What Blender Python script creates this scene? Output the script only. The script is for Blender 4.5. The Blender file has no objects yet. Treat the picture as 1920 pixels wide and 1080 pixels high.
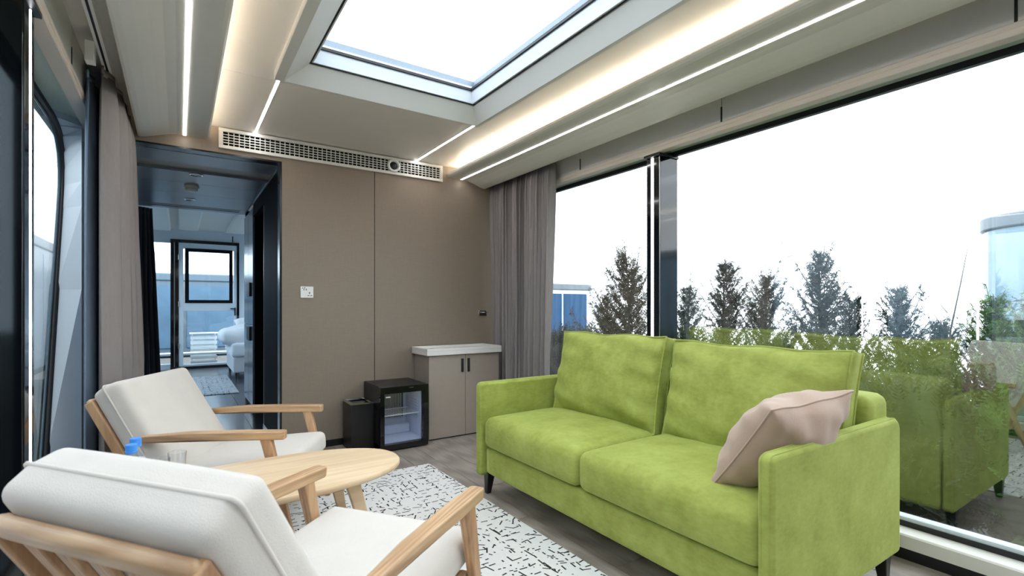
import bpy, bmesh, math, random
from mathutils import Vector, Matrix
random.seed(7)
S = bpy.context.scene
COL = S.collection
R = math.radians

# ------------------------------------------------------------ camera
cam_d = bpy.data.cameras.new('camera')
cam_d.sensor_width = 36.0
cam_d.lens = 932 / 1920 * 36
cam_d.shift_y = 35 / 1920
cam_d.clip_start = 0.02
cam_d.dof.use_dof = True
cam_d.dof.focus_distance = 3.4
cam_d.dof.aperture_fstop = 4.0
cam = bpy.data.objects.new('camera', cam_d)
cam.location = (0, 0, 1.2)
cam.rotation_euler = (R(90), 0, -math.atan2(625, 932))
COL.objects.link(cam)
S.camera = cam

# ------------------------------------------------------------ sky / exposure
W = bpy.data.worlds.new('overcast_sky')
S.world = W
W.use_nodes = True
wn = W.node_tree
bg = wn.nodes['Background']
wtc = wn.nodes.new('ShaderNodeTexCoord')
wno = wn.nodes.new('ShaderNodeTexNoise')
wno.inputs['Scale'].default_value = 2.2
wno.inputs['Detail'].default_value = 5
wrp = wn.nodes.new('ShaderNodeValToRGB')
wrp.color_ramp.elements[0].position = 0.3
wrp.color_ramp.elements[0].color = (0.78, 0.87, 0.97, 1)
wrp.color_ramp.elements[1].position = 0.7
wrp.color_ramp.elements[1].color = (0.93, 0.97, 1.0, 1)
wn.links.new(wtc.outputs['Generated'], wno.inputs['Vector'])
wn.links.new(wno.outputs['Fac'], wrp.inputs['Fac'])
wn.links.new(wrp.outputs['Color'], bg.inputs['Color'])
bg.inputs['Strength'].default_value = 2.9
S.view_settings.view_transform = 'Standard'
S.view_settings.look = 'None'
S.view_settings.gamma = 1.0
S.view_settings.use_curve_mapping = False
S.view_settings.exposure = 1.1
S.cycles.use_denoising = True
S.cycles.max_bounces = 10
S.cycles.diffuse_bounces = 6
S.cycles.glossy_bounces = 4
S.cycles.transmission_bounces = 6
S.cycles.transparent_max_bounces = 16
S.cycles.sample_clamp_indirect = 6.0
S.cycles.caustics_reflective = False
S.cycles.caustics_refractive = False

# ------------------------------------------------------------ materials
MATS = {}
def srgb(r, g, b):
    f = lambda c: (c / 255 / 12.92) if c / 255 <= .04045 else ((c / 255 + .055) / 1.055) ** 2.4
    return (f(r), f(g), f(b), 1)
class N:
    """small node-tree helper"""
    def __init__(s, m):
        s.t = m.node_tree
    def n(s, typ, **kw):
        x = s.t.nodes.new(typ)
        for k, v in kw.items():
            setattr(x, k, v)
        return x
    def l(s, a, b):
        s.t.links.new(a, b)
    def math(s, op, a, b=None, c=None, clamp=False):
        x = s.n('ShaderNodeMath', operation=op, use_clamp=clamp)
        for i, v in enumerate((a, b, c)):
            if v is None:
                continue
            if isinstance(v, (int, float)):
                x.inputs[i].default_value = v
            else:
                s.l(v, x.inputs[i])
        return x.outputs[0]
    def coords(s, scale=(1, 1, 1), out='Object'):
        tc = s.n('ShaderNodeTexCoord')
        mp = s.n('ShaderNodeMapping')
        mp.inputs['Scale'].default_value = scale
        s.l(tc.outputs[out], mp.inputs['Vector'])
        return mp.outputs[0]
    def noise(s, vec, scale, detail=4, rough=.5):
        x = s.n('ShaderNodeTexNoise')
        x.inputs['Scale'].default_value = scale
        x.inputs['Detail'].default_value = detail
        x.inputs['Roughness'].default_value = rough
        s.l(vec, x.inputs['Vector'])
        return x.outputs['Fac']
    def ramp(s, fac, stops):
        x = s.n('ShaderNodeValToRGB')
        e = x.color_ramp.elements
        while len(e) < len(stops):
            e.new(.5)
        for i, (p, c) in enumerate(stops):
            e[i].position = p
            e[i].color = c
        s.l(fac, x.inputs['Fac'])
        return x.outputs['Color']
def base(name):
    m = bpy.data.materials.new(name)
    m.use_nodes = True
    MATS[name] = m
    return m, N(m), m.node_tree.nodes['Principled BSDF']
def plain(name, col, rough=.5, metal=0, var=0.0, vscale=6, bump=0.0, bscale=200, spec=.5, sheen=0, stretch=(1, 1, 1), coat=0):
    m, n, p = base(name)
    p.inputs['Roughness'].default_value = rough
    p.inputs['Metallic'].default_value = metal
    p.inputs['Specular IOR Level'].default_value = spec
    p.inputs['Sheen Weight'].default_value = sheen
    p.inputs['Coat Weight'].default_value = coat
    vec = n.coords(stretch)
    if var > 0:
        f = n.noise(vec, vscale, 5, .6)
        lo = tuple(c * (1 - var) for c in col[:3]) + (1,)
        hi = tuple(min(1, c * (1 + var)) for c in col[:3]) + (1,)
        n.l(n.ramp(f, [(.3, lo), (.7, hi)]), p.inputs['Base Color'])
    else:
        p.inputs['Base Color'].default_value = col
    if bump > 0:
        b = n.n('ShaderNodeBump')
        b.inputs['Strength'].default_value = bump
        b.inputs['Distance'].default_value = .004
        n.l(n.noise(vec, bscale, 3), b.inputs['Height'])
        n.l(b.outputs[0], p.inputs['Normal'])
    return m
def wood(name, c1, c2, scale=(1.5, 22, 22), rough=.45, bump=.15, wv=.2):
    m, n, p = base(name)
    v = n.coords(scale)
    a = n.noise(v, 2.0, 6, .65)
    w = n.n('ShaderNodeTexWave', wave_type='BANDS', bands_direction='Y')
    w.inputs['Scale'].default_value = .9
    w.inputs['Distortion'].default_value = 6
    w.inputs['Detail'].default_value = 3
    n.l(v, w.inputs['Vector'])
    f = n.math('MULTIPLY_ADD', w.outputs['Fac'], wv, n.math('MULTIPLY', a, 1 - wv))
    n.l(n.ramp(f, [(.28, c1), (.7, c2)]), p.inputs['Base Color'])
    p.inputs['Roughness'].default_value = rough
    b = n.n('ShaderNodeBump')
    b.inputs['Strength'].default_value = bump
    b.inputs['Distance'].default_value = .002
    n.l(f, b.inputs['Height'])
    n.l(b.outputs[0], p.inputs['Normal'])
    return m
def emit(name, col, strength):
    m = bpy.data.materials.new(name)
    m.use_nodes = True
    t = m.node_tree
    t.nodes.remove(t.nodes['Principled BSDF'])
    e = t.nodes.new('ShaderNodeEmission')
    e.inputs['Color'].default_value = col
    e.inputs['Strength'].default_value = strength
    t.links.new(e.outputs[0], t.nodes['Material Output'].inputs[0])
    MATS[name] = m
    return m
def glass(name, tint, ior, rough=0.0):
    m = bpy.data.materials.new(name)
    m.use_nodes = True
    t = m.node_tree
    t.nodes.remove(t.nodes['Principled BSDF'])
    tr = t.nodes.new('ShaderNodeBsdfTransparent')
    tr.inputs['Color'].default_value = tint
    gl = t.nodes.new('ShaderNodeBsdfGlossy')
    gl.inputs['Roughness'].default_value = rough
    fr = t.nodes.new('ShaderNodeFresnel')
    fr.inputs['IOR'].default_value = ior
    mx = t.nodes.new('ShaderNodeMixShader')
    # same reflectance from both faces of the pane: feed the facing normal
    geo = t.nodes.new('ShaderNodeNewGeometry')
    lw = t.nodes.new('ShaderNodeLayerWeight')
    f0 = ((ior - 1) / (ior + 1)) ** 2
    pw = t.nodes.new('ShaderNodeMath'); pw.operation = 'POWER'
    lw.inputs['Blend'].default_value = .5
    t.links.new(lw.outputs['Facing'], pw.inputs[0]); pw.inputs[1].default_value = 5
    ma = t.nodes.new('ShaderNodeMath'); ma.operation = 'MULTIPLY_ADD'
    t.links.new(pw.outputs[0], ma.inputs[0]); ma.inputs[1].default_value = 1 - f0; ma.inputs[2].default_value = f0
    t.nodes.remove(fr); t.nodes.remove(geo)
    t.links.new(ma.outputs[0], mx.inputs[0])
    t.links.new(tr.outputs[0], mx.inputs[1])
    t.links.new(gl.outputs[0], mx.inputs[2])
    t.links.new(mx.outputs[0], t.nodes['Material Output'].inputs[0])
    MATS[name] = m
    return m

plain('white_panel', srgb(222, 220, 212), .38, var=.015)
plain('ceiling_panel', srgb(232, 227, 221), .3, var=.02)
plain('beam_cream', srgb(222, 210, 198), .4)
plain('soffit_green', srgb(186, 202, 192), .3)
plain('beam_grey', srgb(206, 204, 198), .4)
plain('pale_blue_wall', srgb(205, 214, 222), .35)
plain('skylight_white', srgb(222, 221, 216), .35)
plain('skylight_frame', srgb(226, 232, 238), .3)
plain('rubber_black', srgb(16, 18, 22), .5)
plain('black_gloss', srgb(12, 14, 18), .06, spec=.6)
plain('black_satin', srgb(20, 20, 22), .35)
plain('black_edge', srgb(14, 14, 16), .25)
plain('dark_laminate', srgb(22, 23, 26), .6, spec=.04, var=.15, vscale=3, stretch=(1, 20, 1))
plain('wardrobe_blue', srgb(112, 130, 150), .22, var=.06, vscale=3)
plain('corridor_ceiling', srgb(120, 128, 142), .28)
plain('corridor_band', srgb(150, 142, 132), .4)
plain('corridor_floor', srgb(62, 66, 74), .2, var=.12, vscale=4)
plain('bed_white', srgb(225, 230, 238), .8, bump=.2, bscale=30)
plain('bed_base', srgb(190, 194, 202), .7)
plain('white_plastic', srgb(236, 236, 234), .35)
plain('vent_white', srgb(226, 224, 218), .4)
plain('vent_dark', srgb(5, 5, 5), .9, spec=0)
plain('chrome', srgb(205, 205, 205), .15, metal=1)
plain('steel', srgb(160, 160, 158), .28, metal=1)
plain('cab_taupe', srgb(158, 146, 136), .45, var=.03, vscale=20)
plain('cab_top', srgb(226, 224, 220), .3)
plain('fridge_liner', srgb(202, 210, 226), .4)
plain('wire_white', srgb(225, 225, 215), .4)
plain('cushion_cream', srgb(212, 205, 197), .85, var=.03, vscale=8, bump=.35, bscale=420, sheen=.2)
plain('pillow_taupe', srgb(176, 150, 132), .8, var=.05, vscale=7, bump=.3, bscale=300, sheen=.3)
plain('curtain_grey', srgb(142, 135, 134), .85, var=.05, vscale=60, bump=.3, bscale=500, stretch=(1, 1, .25))
plain('curtain_liner', srgb(118, 136, 158), .8)
plain('curtain_dark', srgb(38, 40, 48), .85)
plain('bark', srgb(70, 58, 48), .9)
plain('cap_blue', srgb(70, 150, 240), .35)
plain('label_blue', srgb(196, 214, 240), .4)
plain('lawn', srgb(30, 40, 24), .95, var=.35, vscale=3)
plain('asphalt', srgb(22, 24, 24), .85, var=.2, vscale=5)
plain('deck_wood', srgb(92, 84, 76), .6, var=.15, vscale=3, stretch=(1, 14, 1))
plain('cabin_white', srgb(214, 220, 226), .4)
plain('cabin_grey', srgb(104, 116, 126), .4)
plain('cabin_blue', srgb(10, 74, 116), .5, spec=.1, var=.1, vscale=2)
plain('cabin_pale_glass', srgb(120, 152, 170), .12, var=.08, vscale=1.5)
plain('cabin_shade', srgb(146, 160, 172), .4)
plain('cabin_slate', srgb(92, 116, 136), .3, var=.12, vscale=2)
plain('bench_white', srgb(226, 226, 224), .5)
wood('oak', srgb(160, 122, 88), srgb(206, 172, 134))
wood('oak_cross', srgb(166, 130, 96), srgb(212, 180, 144), scale=(22, 1.5, 22))
wood('oak_upright', srgb(160, 120, 86), srgb(202, 164, 126), scale=(22, 22, 1.5))
wood('oak_pale', srgb(206, 176, 138), srgb(232, 208, 176), scale=(.8, 8, 8), rough=.4, bump=.03, wv=.06)
wood('floor_plank', srgb(124, 114, 106), srgb(166, 156, 147), scale=(12, 1.1, 12), rough=.38, bump=.1)
emit('led_white', (1.0, .97, .92, 1), 10.0)
emit('led_ceiling', (.97, .97, 1.0, 1), 18.0)
emit('led_cool', (.95, .96, 1.0, 1), 5.0)
emit('cove_warm', (1.0, .87, .70, 1), 17.0)
emit('lamp_spot', (1.0, .9, .75, 1), 6.0)
glass('pane_glass', (.965, .98, .975, 1), 2.8)
glass('skylight_glass', (.95, .98, 1, 1), 1.45)
glass('door_glass', (.86, .94, .98, 1), 1.6)
glass('fridge_glass', (.92, .94, .98, 1), 1.45)
glass('clear_glass', (.96, .97, .98, 1), 1.45)

def fabric_wall():
    m, n, p = base('wall_fabric')
    v = n.coords((1, 1, 1))
    hv = n.coords((6, 6, 160))
    vv = n.coords((160, 160, 6))
    f = n.math('MULTIPLY_ADD', n.noise(hv, 3, 2), .5, n.math('MULTIPLY', n.noise(vv, 3, 2), .5))
    n.l(n.ramp(f, [(.25, srgb(130, 117, 104)), (.75, srgb(144, 131, 117))]), p.inputs['Base Color'])
    p.inputs['Roughness'].default_value = .6
    b = n.n('ShaderNodeBump'); b.inputs['Strength'].default_value = .2; b.inputs['Distance'].default_value = .002
    n.l(f, b.inputs['Height']); n.l(b.outputs[0], p.inputs['Normal'])
fabric_wall()
def velvet():
    m, n, p = base('green_velvet')
    v = n.coords((1, 1, 1))
    a = n.noise(v, 7, 6, .65)
    b2 = n.noise(n.coords((1, 1, 2.5)), 28, 4, .6)
    f = n.math('MULTIPLY_ADD', a, .7, n.math('MULTIPLY', b2, .3))
    n.l(n.ramp(f, [(.32, srgb(134, 143, 64)), (.52, srgb(155, 164, 82)), (.72, srgb(171, 182, 100))]), p.inputs['Base Color'])
    p.inputs['Roughness'].default_value = .75
    p.inputs['Sheen Weight'].default_value = .6
    p.inputs['Sheen Roughness'].default_value = .35
    p.inputs['Sheen Tint'].default_value = srgb(205, 220, 140)
    p.inputs['Specular IOR Level'].default_value = .2
    b = n.n('ShaderNodeBump'); b.inputs['Strength'].default_value = .25; b.inputs['Distance'].default_value = .004
    n.l(n.noise(v, 18, 5), b.inputs['Height']); n.l(b.outputs[0], p.inputs['Normal'])
velvet()
def rug_mat(name, c_bg, c_ink, sc=1.0):
    """woven rug with rows of short black dashes, crosses and dots"""
    m, n, p = base(name)
    tc = n.n('ShaderNodeTexCoord')
    sep = n.n('ShaderNodeSeparateXYZ')
    n.l(tc.outputs['Object'], sep.inputs[0])
    X, Y = sep.outputs[0], sep.outputs[1]
    def layer(cell, seed, length, width, present, mode):
        x = n.math('ADD', n.math('DIVIDE', X, cell * sc), seed * 3.37)
        y = n.math('ADD', n.math('DIVIDE', Y, cell * sc), seed * 1.91)
        ix, iy = n.math('FLOOR', x), n.math('FLOOR', y)
        fx, fy = n.math('SUBTRACT', n.math('FRACT', x), .5), n.math('SUBTRACT', n.math('FRACT', y), .5)
        cmb = n.n('ShaderNodeCombineXYZ'); n.l(ix, cmb.inputs[0]); n.l(iy, cmb.inputs[1]); cmb.inputs[2].default_value = seed
        wn_ = n.n('ShaderNodeTexWhiteNoise', noise_dimensions='3D'); n.l(cmb.outputs[0], wn_.inputs[0])
        sc_ = n.n('ShaderNodeSeparateColor'); n.l(wn_.outputs['Color'], sc_.inputs[0])
        r1, r2, r3 = sc_.outputs[0], sc_.outputs[1], sc_.outputs[2]
        # block-wise direction so neighbouring dashes line up in patches
        bc = n.n('ShaderNodeCombineXYZ')
        n.l(n.math('FLOOR', n.math('DIVIDE', ix, 3)), bc.inputs[0]); n.l(n.math('FLOOR', n.math('DIVIDE', iy, 3)), bc.inputs[1]); bc.inputs[2].default_value = seed + 9
        bn = n.n('ShaderNodeTexWhiteNoise', noise_dimensions='3D'); n.l(bc.outputs[0], bn.inputs[0])
        if mode == 'block':
            ang = n.math('MULTIPLY', n.math('GREATER_THAN', bn.outputs['Value'], .5), math.pi / 2)
            ang = n.math('ADD', ang, n.math('MULTIPLY', n.math('SUBTRACT', r1, .5), .35))
        else:
            ang = n.math('MULTIPLY', r1, math.pi)
        ca, sa = n.math('COSINE', ang), n.math('SINE', ang)
        ox = n.math('ADD', fx, n.math('MULTIPLY', n.math('SUBTRACT', r3, .5), .3))
        oy = n.math('ADD', fy, n.math('MULTIPLY', n.math('SUBTRACT', r2, .5), .3))
        u = n.math('ABSOLUTE', n.math('ADD', n.math('MULTIPLY', ox, ca), n.math('MULTIPLY', oy, sa)))
        w = n.math('ABSOLUTE', n.math('SUBTRACT', n.math('MULTIPLY', oy, ca), n.math('MULTIPLY', ox, sa)))
        ln = n.math('MULTIPLY', n.math('ADD', r3, .35), length)
        ins = n.math('MULTIPLY', n.math('LESS_THAN', u, ln), n.math('LESS_THAN', w, width))
        return n.math('MULTIPLY', ins, n.math('LESS_THAN', r2, present))
    L = layer(.052, 1, .36, .08, .62, 'block')
    for a in ((.075, 2, .32, .052, .40, 'free'), (.036, 3, .14, .12, .34, 'free'), (.14, 4, .32, .03, .36, 'block'), (.060, 5, .36, .06, .28, 'free')):
        L = n.math('MAXIMUM', L, layer(*a))
    mx = n.n('ShaderNodeMix', data_type='RGBA')
    n.l(L, mx.inputs[0])
    bgc = n.ramp(n.noise(tc.outputs['Object'], 60, 3), [(.3, tuple(c * .94 for c in c_bg[:3]) + (1,)), (.7, c_bg)])
    n.l(bgc, mx.inputs[6]); mx.inputs[7].default_value = c_ink
    n.l(mx.outputs[2], p.inputs['Base Color'])
    p.inputs['Roughness'].default_value = .9
    b = n.n('ShaderNodeBump'); b.inputs['Strength'].default_value = .3; b.inputs['Distance'].default_value = .002
    n.l(n.noise(tc.outputs['Object'], 500, 2), b.inputs['Height']); n.l(b.outputs[0], p.inputs['Normal'])
rug_mat('rug_print', srgb(224, 222, 219), srgb(22, 22, 24))
rug_mat('rug_print_grey', srgb(150, 156, 164), srgb(40, 42, 48), 1.4)
def leaf_mat(name, c1, c2):
    m, n, p = base(name)
    v = n.coords()
    n.l(n.ramp(n.noise(v, 9, 3), [(.3, c1), (.7, c2)]), p.inputs['Base Color'])
    p.inputs['Roughness'].default_value = .7
    p.inputs['Specular IOR Level'].default_value = .25
leaf_mat('thuja_dark', srgb(20, 32, 27), srgb(42, 58, 42))
leaf_mat('thuja_green', srgb(44, 78, 32), srgb(84, 118, 50))

# ------------------------------------------------------------ mesh helpers
class MB:
    def __init__(s):
        s.v = []; s.f = []
    def add(s, vs, fs):
        o = len(s.v)
        s.v += [tuple(x) for x in vs]
        s.f += [tuple(i + o for i in f) for f in fs]
        return s
    def box(s, x0, x1, y0, y1, z0, z1):
        return s.add([(x0, y0, z0), (x1, y0, z0), (x1, y1, z0), (x0, y1, z0), (x0, y0, z1), (x1, y0, z1), (x1, y1, z1), (x0, y1, z1)],
                     [(3, 2, 1, 0), (4, 5, 6, 7), (0, 1, 5, 4), (1, 2, 6, 5), (2, 3, 7, 6), (3, 0, 4, 7)])
    def prism(s, pts, axis, a0, a1):
        """polygon pts (2d) extruded along axis ('x': pts=(y,z); 'y': pts=(x,z); 'z': pts=(x,y))"""
        def p3(p, a):
            return {'x': (a, p[0], p[1]), 'y': (p[0], a, p[1]), 'z': (p[0], p[1], a)}[axis]
        n = len(pts)
        vs = [p3(p, a0) for p in pts] + [p3(p, a1) for p in pts]
        fs = [tuple(range(n - 1, -1, -1)), tuple(range(n, 2 * n))]
        fs += [(i, (i + 1) % n, (i + 1) % n + n, i + n) for i in range(n)]
        return s.add(vs, fs)
    def tube(s, pts, rad, seg=8, closed=False, flat=None):
        pts = [Vector(p) for p in pts]
        n = len(pts)
        rads = rad if isinstance(rad, (list, tuple)) else [rad] * n
        vs, fs = [], []
        up = None
        for i, p in enumerate(pts):
            if closed:
                t = pts[(i + 1) % n] - pts[i - 1]
            else:
                t = pts[min(i + 1, n - 1)] - pts[max(i - 1, 0)]
            t.normalize()
            if up is None:
                up = Vector((0, 0, 1)) if abs(t.z) < .9 else Vector((1, 0, 0))
            a = t.cross(up)
            if a.length < 1e-6:
                a = t.cross(Vector((0, 1, 0)))
            a.normalize()
            b = a.cross(t).normalized()
            up = b
            for k in range(seg):
                an = 2 * math.pi * k / seg
                vs.append(p + (a * math.cos(an) + b * math.sin(an) * (flat or 1)) * rads[i])
        rng = n if closed else n - 1
        for i in range(rng):
            j = (i + 1) % n
            for k in range(seg):
                k2 = (k + 1) % seg
                fs.append((i * seg + k, i * seg + k2, j * seg + k2, j * seg + k))
        if not closed:
            fs.append(tuple(range(seg - 1, -1, -1)))
            fs.append(tuple((n - 1) * seg + k for k in range(seg)))
        return s.add(vs, fs)
    def lathe(s, prof, c=(0, 0, 0), seg=24, axis='z'):
        vs, fs = [], []
        for (r, h) in prof:
            for k in range(seg):
                a = 2 * math.pi * k / seg
                x, y = r * math.cos(a), r * math.sin(a)
                vs.append({'z': (c[0] + x, c[1] + y, c[2] + h), 'y': (c[0] + x, c[1] + h, c[2] + y)}[axis])
        for i in range(len(prof) - 1):
            for k in range(seg):
                k2 = (k + 1) % seg
                fs.append((i * seg + k, i * seg + k2, (i + 1) * seg + k2, (i + 1) * seg + k))
        fs.append(tuple(range(seg - 1, -1, -1)))
        fs.append(tuple((len(prof) - 1) * seg + k for k in range(seg)))
        return s.add(vs, fs)
    def xf(s, M):
        s.v = [tuple(M @ Vector(v)) for v in s.v]
        return s
    def mesh(s, name):
        me = bpy.data.meshes.new(name)
        me.from_pydata(s.v, [], s.f)
        bm = bmesh.new(); bm.from_mesh(me)
        bmesh.ops.recalc_face_normals(bm, faces=bm.faces[:])
        bm.to_mesh(me); bm.free()
        return me
def link(name, me, mat, parent=None, smooth=False, bevel=0.0, bseg=2, kind=None):
    o = bpy.data.objects.new(name, me)
    COL.objects.link(o)
    if mat and not me.materials:
        me.materials.append(MATS[mat])
    if parent:
        o.parent = parent
    if smooth:
        for p in me.polygons:
            p.use_smooth = True
    if bevel:
        b = o.modifiers.new('bevel', 'BEVEL'); b.width = bevel; b.segments = bseg; b.limit_method = 'ANGLE'; b.angle_limit = R(40)
        for p in me.polygons:
            p.use_smooth = True
        try:
            me.set_sharp_from_angle(angle=R(40))
        except Exception:
            pass
    if kind:
        o['kind'] = kind
    return o
def part(name, mb, mat, parent=None, **kw):
    return link(name, mb.mesh(name), mat, parent, **kw)
def bx(name, x0, x1, y0, y1, z0, z1, mat, parent=None, **kw):
    return part(name, MB().box(x0, x1, y0, y1, z0, z1), mat, parent, **kw)
def tag(o, label, cat, group=None, kind=None):
    o['label'] = label; o['category'] = cat
    if group: o['group'] = group
    if kind: o['kind'] = kind
    return o
def thing(name, label, cat, loc=(0, 0, 0), rz=0, group=None, kind=None):
    o = bpy.data.objects.new(name, None)
    COL.objects.link(o)
    o.location = loc; o.rotation_euler = (0, 0, rz); o.empty_display_size = .1
    return tag(o, label, cat, group, kind)
def struct(name, label, cat, loc=(0, 0, 0)):
    return thing(name, label, cat, loc, kind='structure')
def share(o, loc, parent=None, name=None):
    c = o.copy(); COL.objects.link(c)
    if parent: c.parent = parent
    c.location = loc
    return c
def rbox(w, d, h, r, n=(14, 14, 8), crown=0.0, crown_front=0.0, taper=None):
    """soft rounded block centred at 0; crown lifts the middle of the top"""
    mb = MB()
    def face(fix, sgn):
        ax = [0, 1, 2]; ax.remove(fix)
        na, nb = n[ax[0]], n[ax[1]]
        half = (w / 2, d / 2, h / 2)
        vs = []
        def prm(i, m, hf):
            # cluster samples near the rounded rims
            t = -1 + 2 * i / m
            t = math.sin(t * math.pi / 2) * .6 + t * .4
            return t * hf
        for i in range(na + 1):
            for j in range(nb + 1):
                p = [0, 0, 0]
                p[fix] = sgn * half[fix]
                p[ax[0]] = prm(i, na, half[ax[0]])
                p[ax[1]] = prm(j, nb, half[ax[1]])
                q = [max(-half[k] + r, min(half[k] - r, p[k])) for k in range(3)]
                dd = Vector([p[k] - q[k] for k in range(3)])
                if dd.length > 1e-9:
                    dd = dd.normalized() * r
                P = [q[k] + dd[k] for k in range(3)]
                sx, sy, sz = P[0] / half[0], P[1] / half[1], P[2] / half[2]
                if crown:
                    P[2] += crown * (1 - min(1, abs(sx)) ** 2.5) * (1 - min(1, abs(sy)) ** 2.5) * max(0, sz)
                if crown_front:
                    P[0] += -crown_front * (1 - min(1, abs(sy)) ** 3) * (1 - min(1, abs(sz)) ** 2) * max(0, -sx)
                vs.append(P)
        fs = []
        for i in range(na):
            for j in range(nb):
                a = i * (nb + 1) + j
                fs.append((a, a + 1, a + nb + 2, a + nb + 1))
        mb.add(vs, fs)
    for fix in range(3):
        for sgn in (-1, 1):
            face(fix, sgn)
    return mb
def weld(me, dist=.0004):
    bm = bmesh.new(); bm.from_mesh(me)
    bmesh.ops.remove_doubles(bm, verts=bm.verts[:], dist=dist)
    bmesh.ops.recalc_face_normals(bm, faces=bm.faces[:])
    bm.to_mesh(me); bm.free()
    return me
def soft(name, mb, mat, parent, M=None):
    if M is not None: mb.xf(M)
    me = weld(mb.mesh(name))
    return link(name, me, mat, parent, smooth=True)
def pillow(w, h, t, edge, pinch=.05, n=26, sag=0.0, seed=0, wrinkle=.0, pw=.5, ex=3.0):
    """pillow in local (x=width, y=height, z=thickness); returns MB and the two rim loops"""
    rnd = random.Random(seed)
    ph = [rnd.uniform(0, 6.28) for _ in range(8)]
    mb = MB(); grids = []
    for sg in (1, -1):
        vs = []
        for i in range(n + 1):
            for j in range(n + 1):
                s_ = math.sin((-1 + 2 * i / n) * math.pi / 2) * .5 + (-1 + 2 * i / n) * .5
                q_ = math.sin((-1 + 2 * j / n) * math.pi / 2) * .5 + (-1 + 2 * j / n) * .5
                x = w / 2 * s_ * (1 - pinch * (1 - q_ * q_))
                y = h / 2 * q_ * (1 - pinch * (1 - s_ * s_))
                b = (max(0, 1 - abs(s_) ** ex) * max(0, 1 - abs(q_) ** ex)) ** pw
                z = edge / 2 + (t - edge) / 2 * b * (1 - sag * q_)
                z += wrinkle * b ** .5 * (1 - b) * (math.sin(14 * s_ + ph[0]) * math.sin(3 * q_ + ph[1]) + math.sin(13 * q_ + 5 * s_ + ph[2])) * 2
                z += wrinkle * .6 * b * math.sin(5 * s_ + 4 * q_ + ph[3])
                y += (wrinkle * .5) * math.sin(7 * s_ + ph[4]) * (1 if abs(q_) > .7 else 0)
                vs.append((x, y, sg * z))
        fs = []
        for i in range(n):
            for j in range(n):
                a = i * (n + 1) + j
                fs.append((a, a + 1, a + n + 2, a + n + 1))
        grids.append(vs)
        mb.add(vs, fs)
    ring = [(i, 0) for i in range(n)] + [(n, j) for j in range(n)] + [(i, n) for i in range(n, 0, -1)] + [(0, j) for j in range(n, 0, -1)]
    idx = [i * (n + 1) + j for i, j in ring]
    o2 = (n + 1) * (n + 1)
    L = len(idx)
    mb.f += [(idx[k], idx[(k + 1) % L], idx[(k + 1) % L] + o2, idx[k] + o2) for k in range(L)]
    loops = [[grids[g][i] for i in idx] for g in (0, 1)]
    return mb, loops
def frame_matrix(o, ex, ey):
    ex = Vector(ex).normalized(); ez = ex.cross(Vector(ey)).normalized(); ey = ez.cross(ex)
    M = Matrix.Identity(4)
    for i, a in enumerate((ex, ey, ez)):
        M[0][i], M[1][i], M[2][i] = a
    M.translation = Vector(o)
    return M
def arc(cx, cy, r, a0, a1, n):
    return [(cx + r * math.cos(R(a0 + (a1 - a0) * i / n)), cy + r * math.sin(R(a0 + (a1 - a0) * i / n))) for i in range(n + 1)]

# ============================================================ ROOM SHELL
CX = 1.187            # centre line of the cabin
def mir(x): return 2 * CX - x
YB, YR = 4.43, -1.9   # partition wall / rear wall
ZC = 2.58
GR, GL = 2.98, -.606  # glass planes right / left

# floor: separate grey-brown planks
fl = struct('floor', 'grey brown wooden plank floor of the lounge', 'floor')
bx('subfloor', -.66, 3.05, YR, YB, -.12, -.016, 'rubber_black', fl)
pw_ = .192
plank_me = {}
for i in range(19):
    x0 = -.63 + i * pw_
    x1 = min(x0 + pw_, 3.0)
    y = YR - random.uniform(0, 1.0)
    while y < YB - .001:
        ln = 1.22
        a, b = max(y, YR), min(y + ln, YB - .002)
        y += ln
        if b - a < .05: continue
        key = (round(x1 - x0, 4), round(b - a, 3))
        if key not in plank_me:
            plank_me[key] = MB().box(-key[0] / 2 + .0012, key[0] / 2 - .0012, -key[1] / 2 + .0012, key[1] / 2 - .0012, -.015, 0).mesh('plank')
        o = link('plank', plank_me[key], 'floor_plank', fl)
        o.location = ((x0 + x1) / 2, (a + b) / 2, random.uniform(-.0006, 0))

# ceiling: panels around the skylight opening, plus unseen roof slab added above against light leaks
SX0, SX1, SY0, SY1 = .665, 1.72, -.6, 3.07      # skylight opening
PX0, PX1, PY0, PY1 = SX0 - .14, SX1 + .09, SY0 - .09, SY1 + .09
ce = struct('ceiling', 'cream ceiling panels around the skylight', 'ceiling')
g = .0015
for (x0, x1, y0, y1) in ((-.25, PX0, YR, 1.2), (-.25, PX0, 1.2, 3.33), (PX1, 2.62, YR, 1.2), (PX1, 2.62, 1.2, 3.33), (PX0, PX1, PY1, 3.33), (PX0, PX1, YR, PY0),
                         (-.25, .505, 3.33, YB), (.505, 1.867, 3.33, YB), (1.867, 2.62, 3.33, YB)):
    bx('ceiling_panel', x0 + g, x1 - g, y0 + g, y1 - g, ZC, ZC + .03, 'ceiling_panel', ce)
for (x0, x1) in ((-.66, -.245), (2.615, 3.05)):
    bx('pocket_panel', x0, x1, YR, YB, 2.55, 2.57, 'beam_grey', ce)
for (x0, x1, y0, y1) in ((-.7, SX0 - .02, YR - .1, 7.15), (SX1 + .02, 3.1, YR - .1, 7.15), (SX0 - .02, SX1 + .02, SY1 + .02, 7.15), (SX0 - .02, SX1 + .02, YR - .1, SY0 - .02)):
    bx('unseen_roof_slab', x0, x1, y0, y1, 2.73, 2.80, 'cabin_grey', ce)

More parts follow.
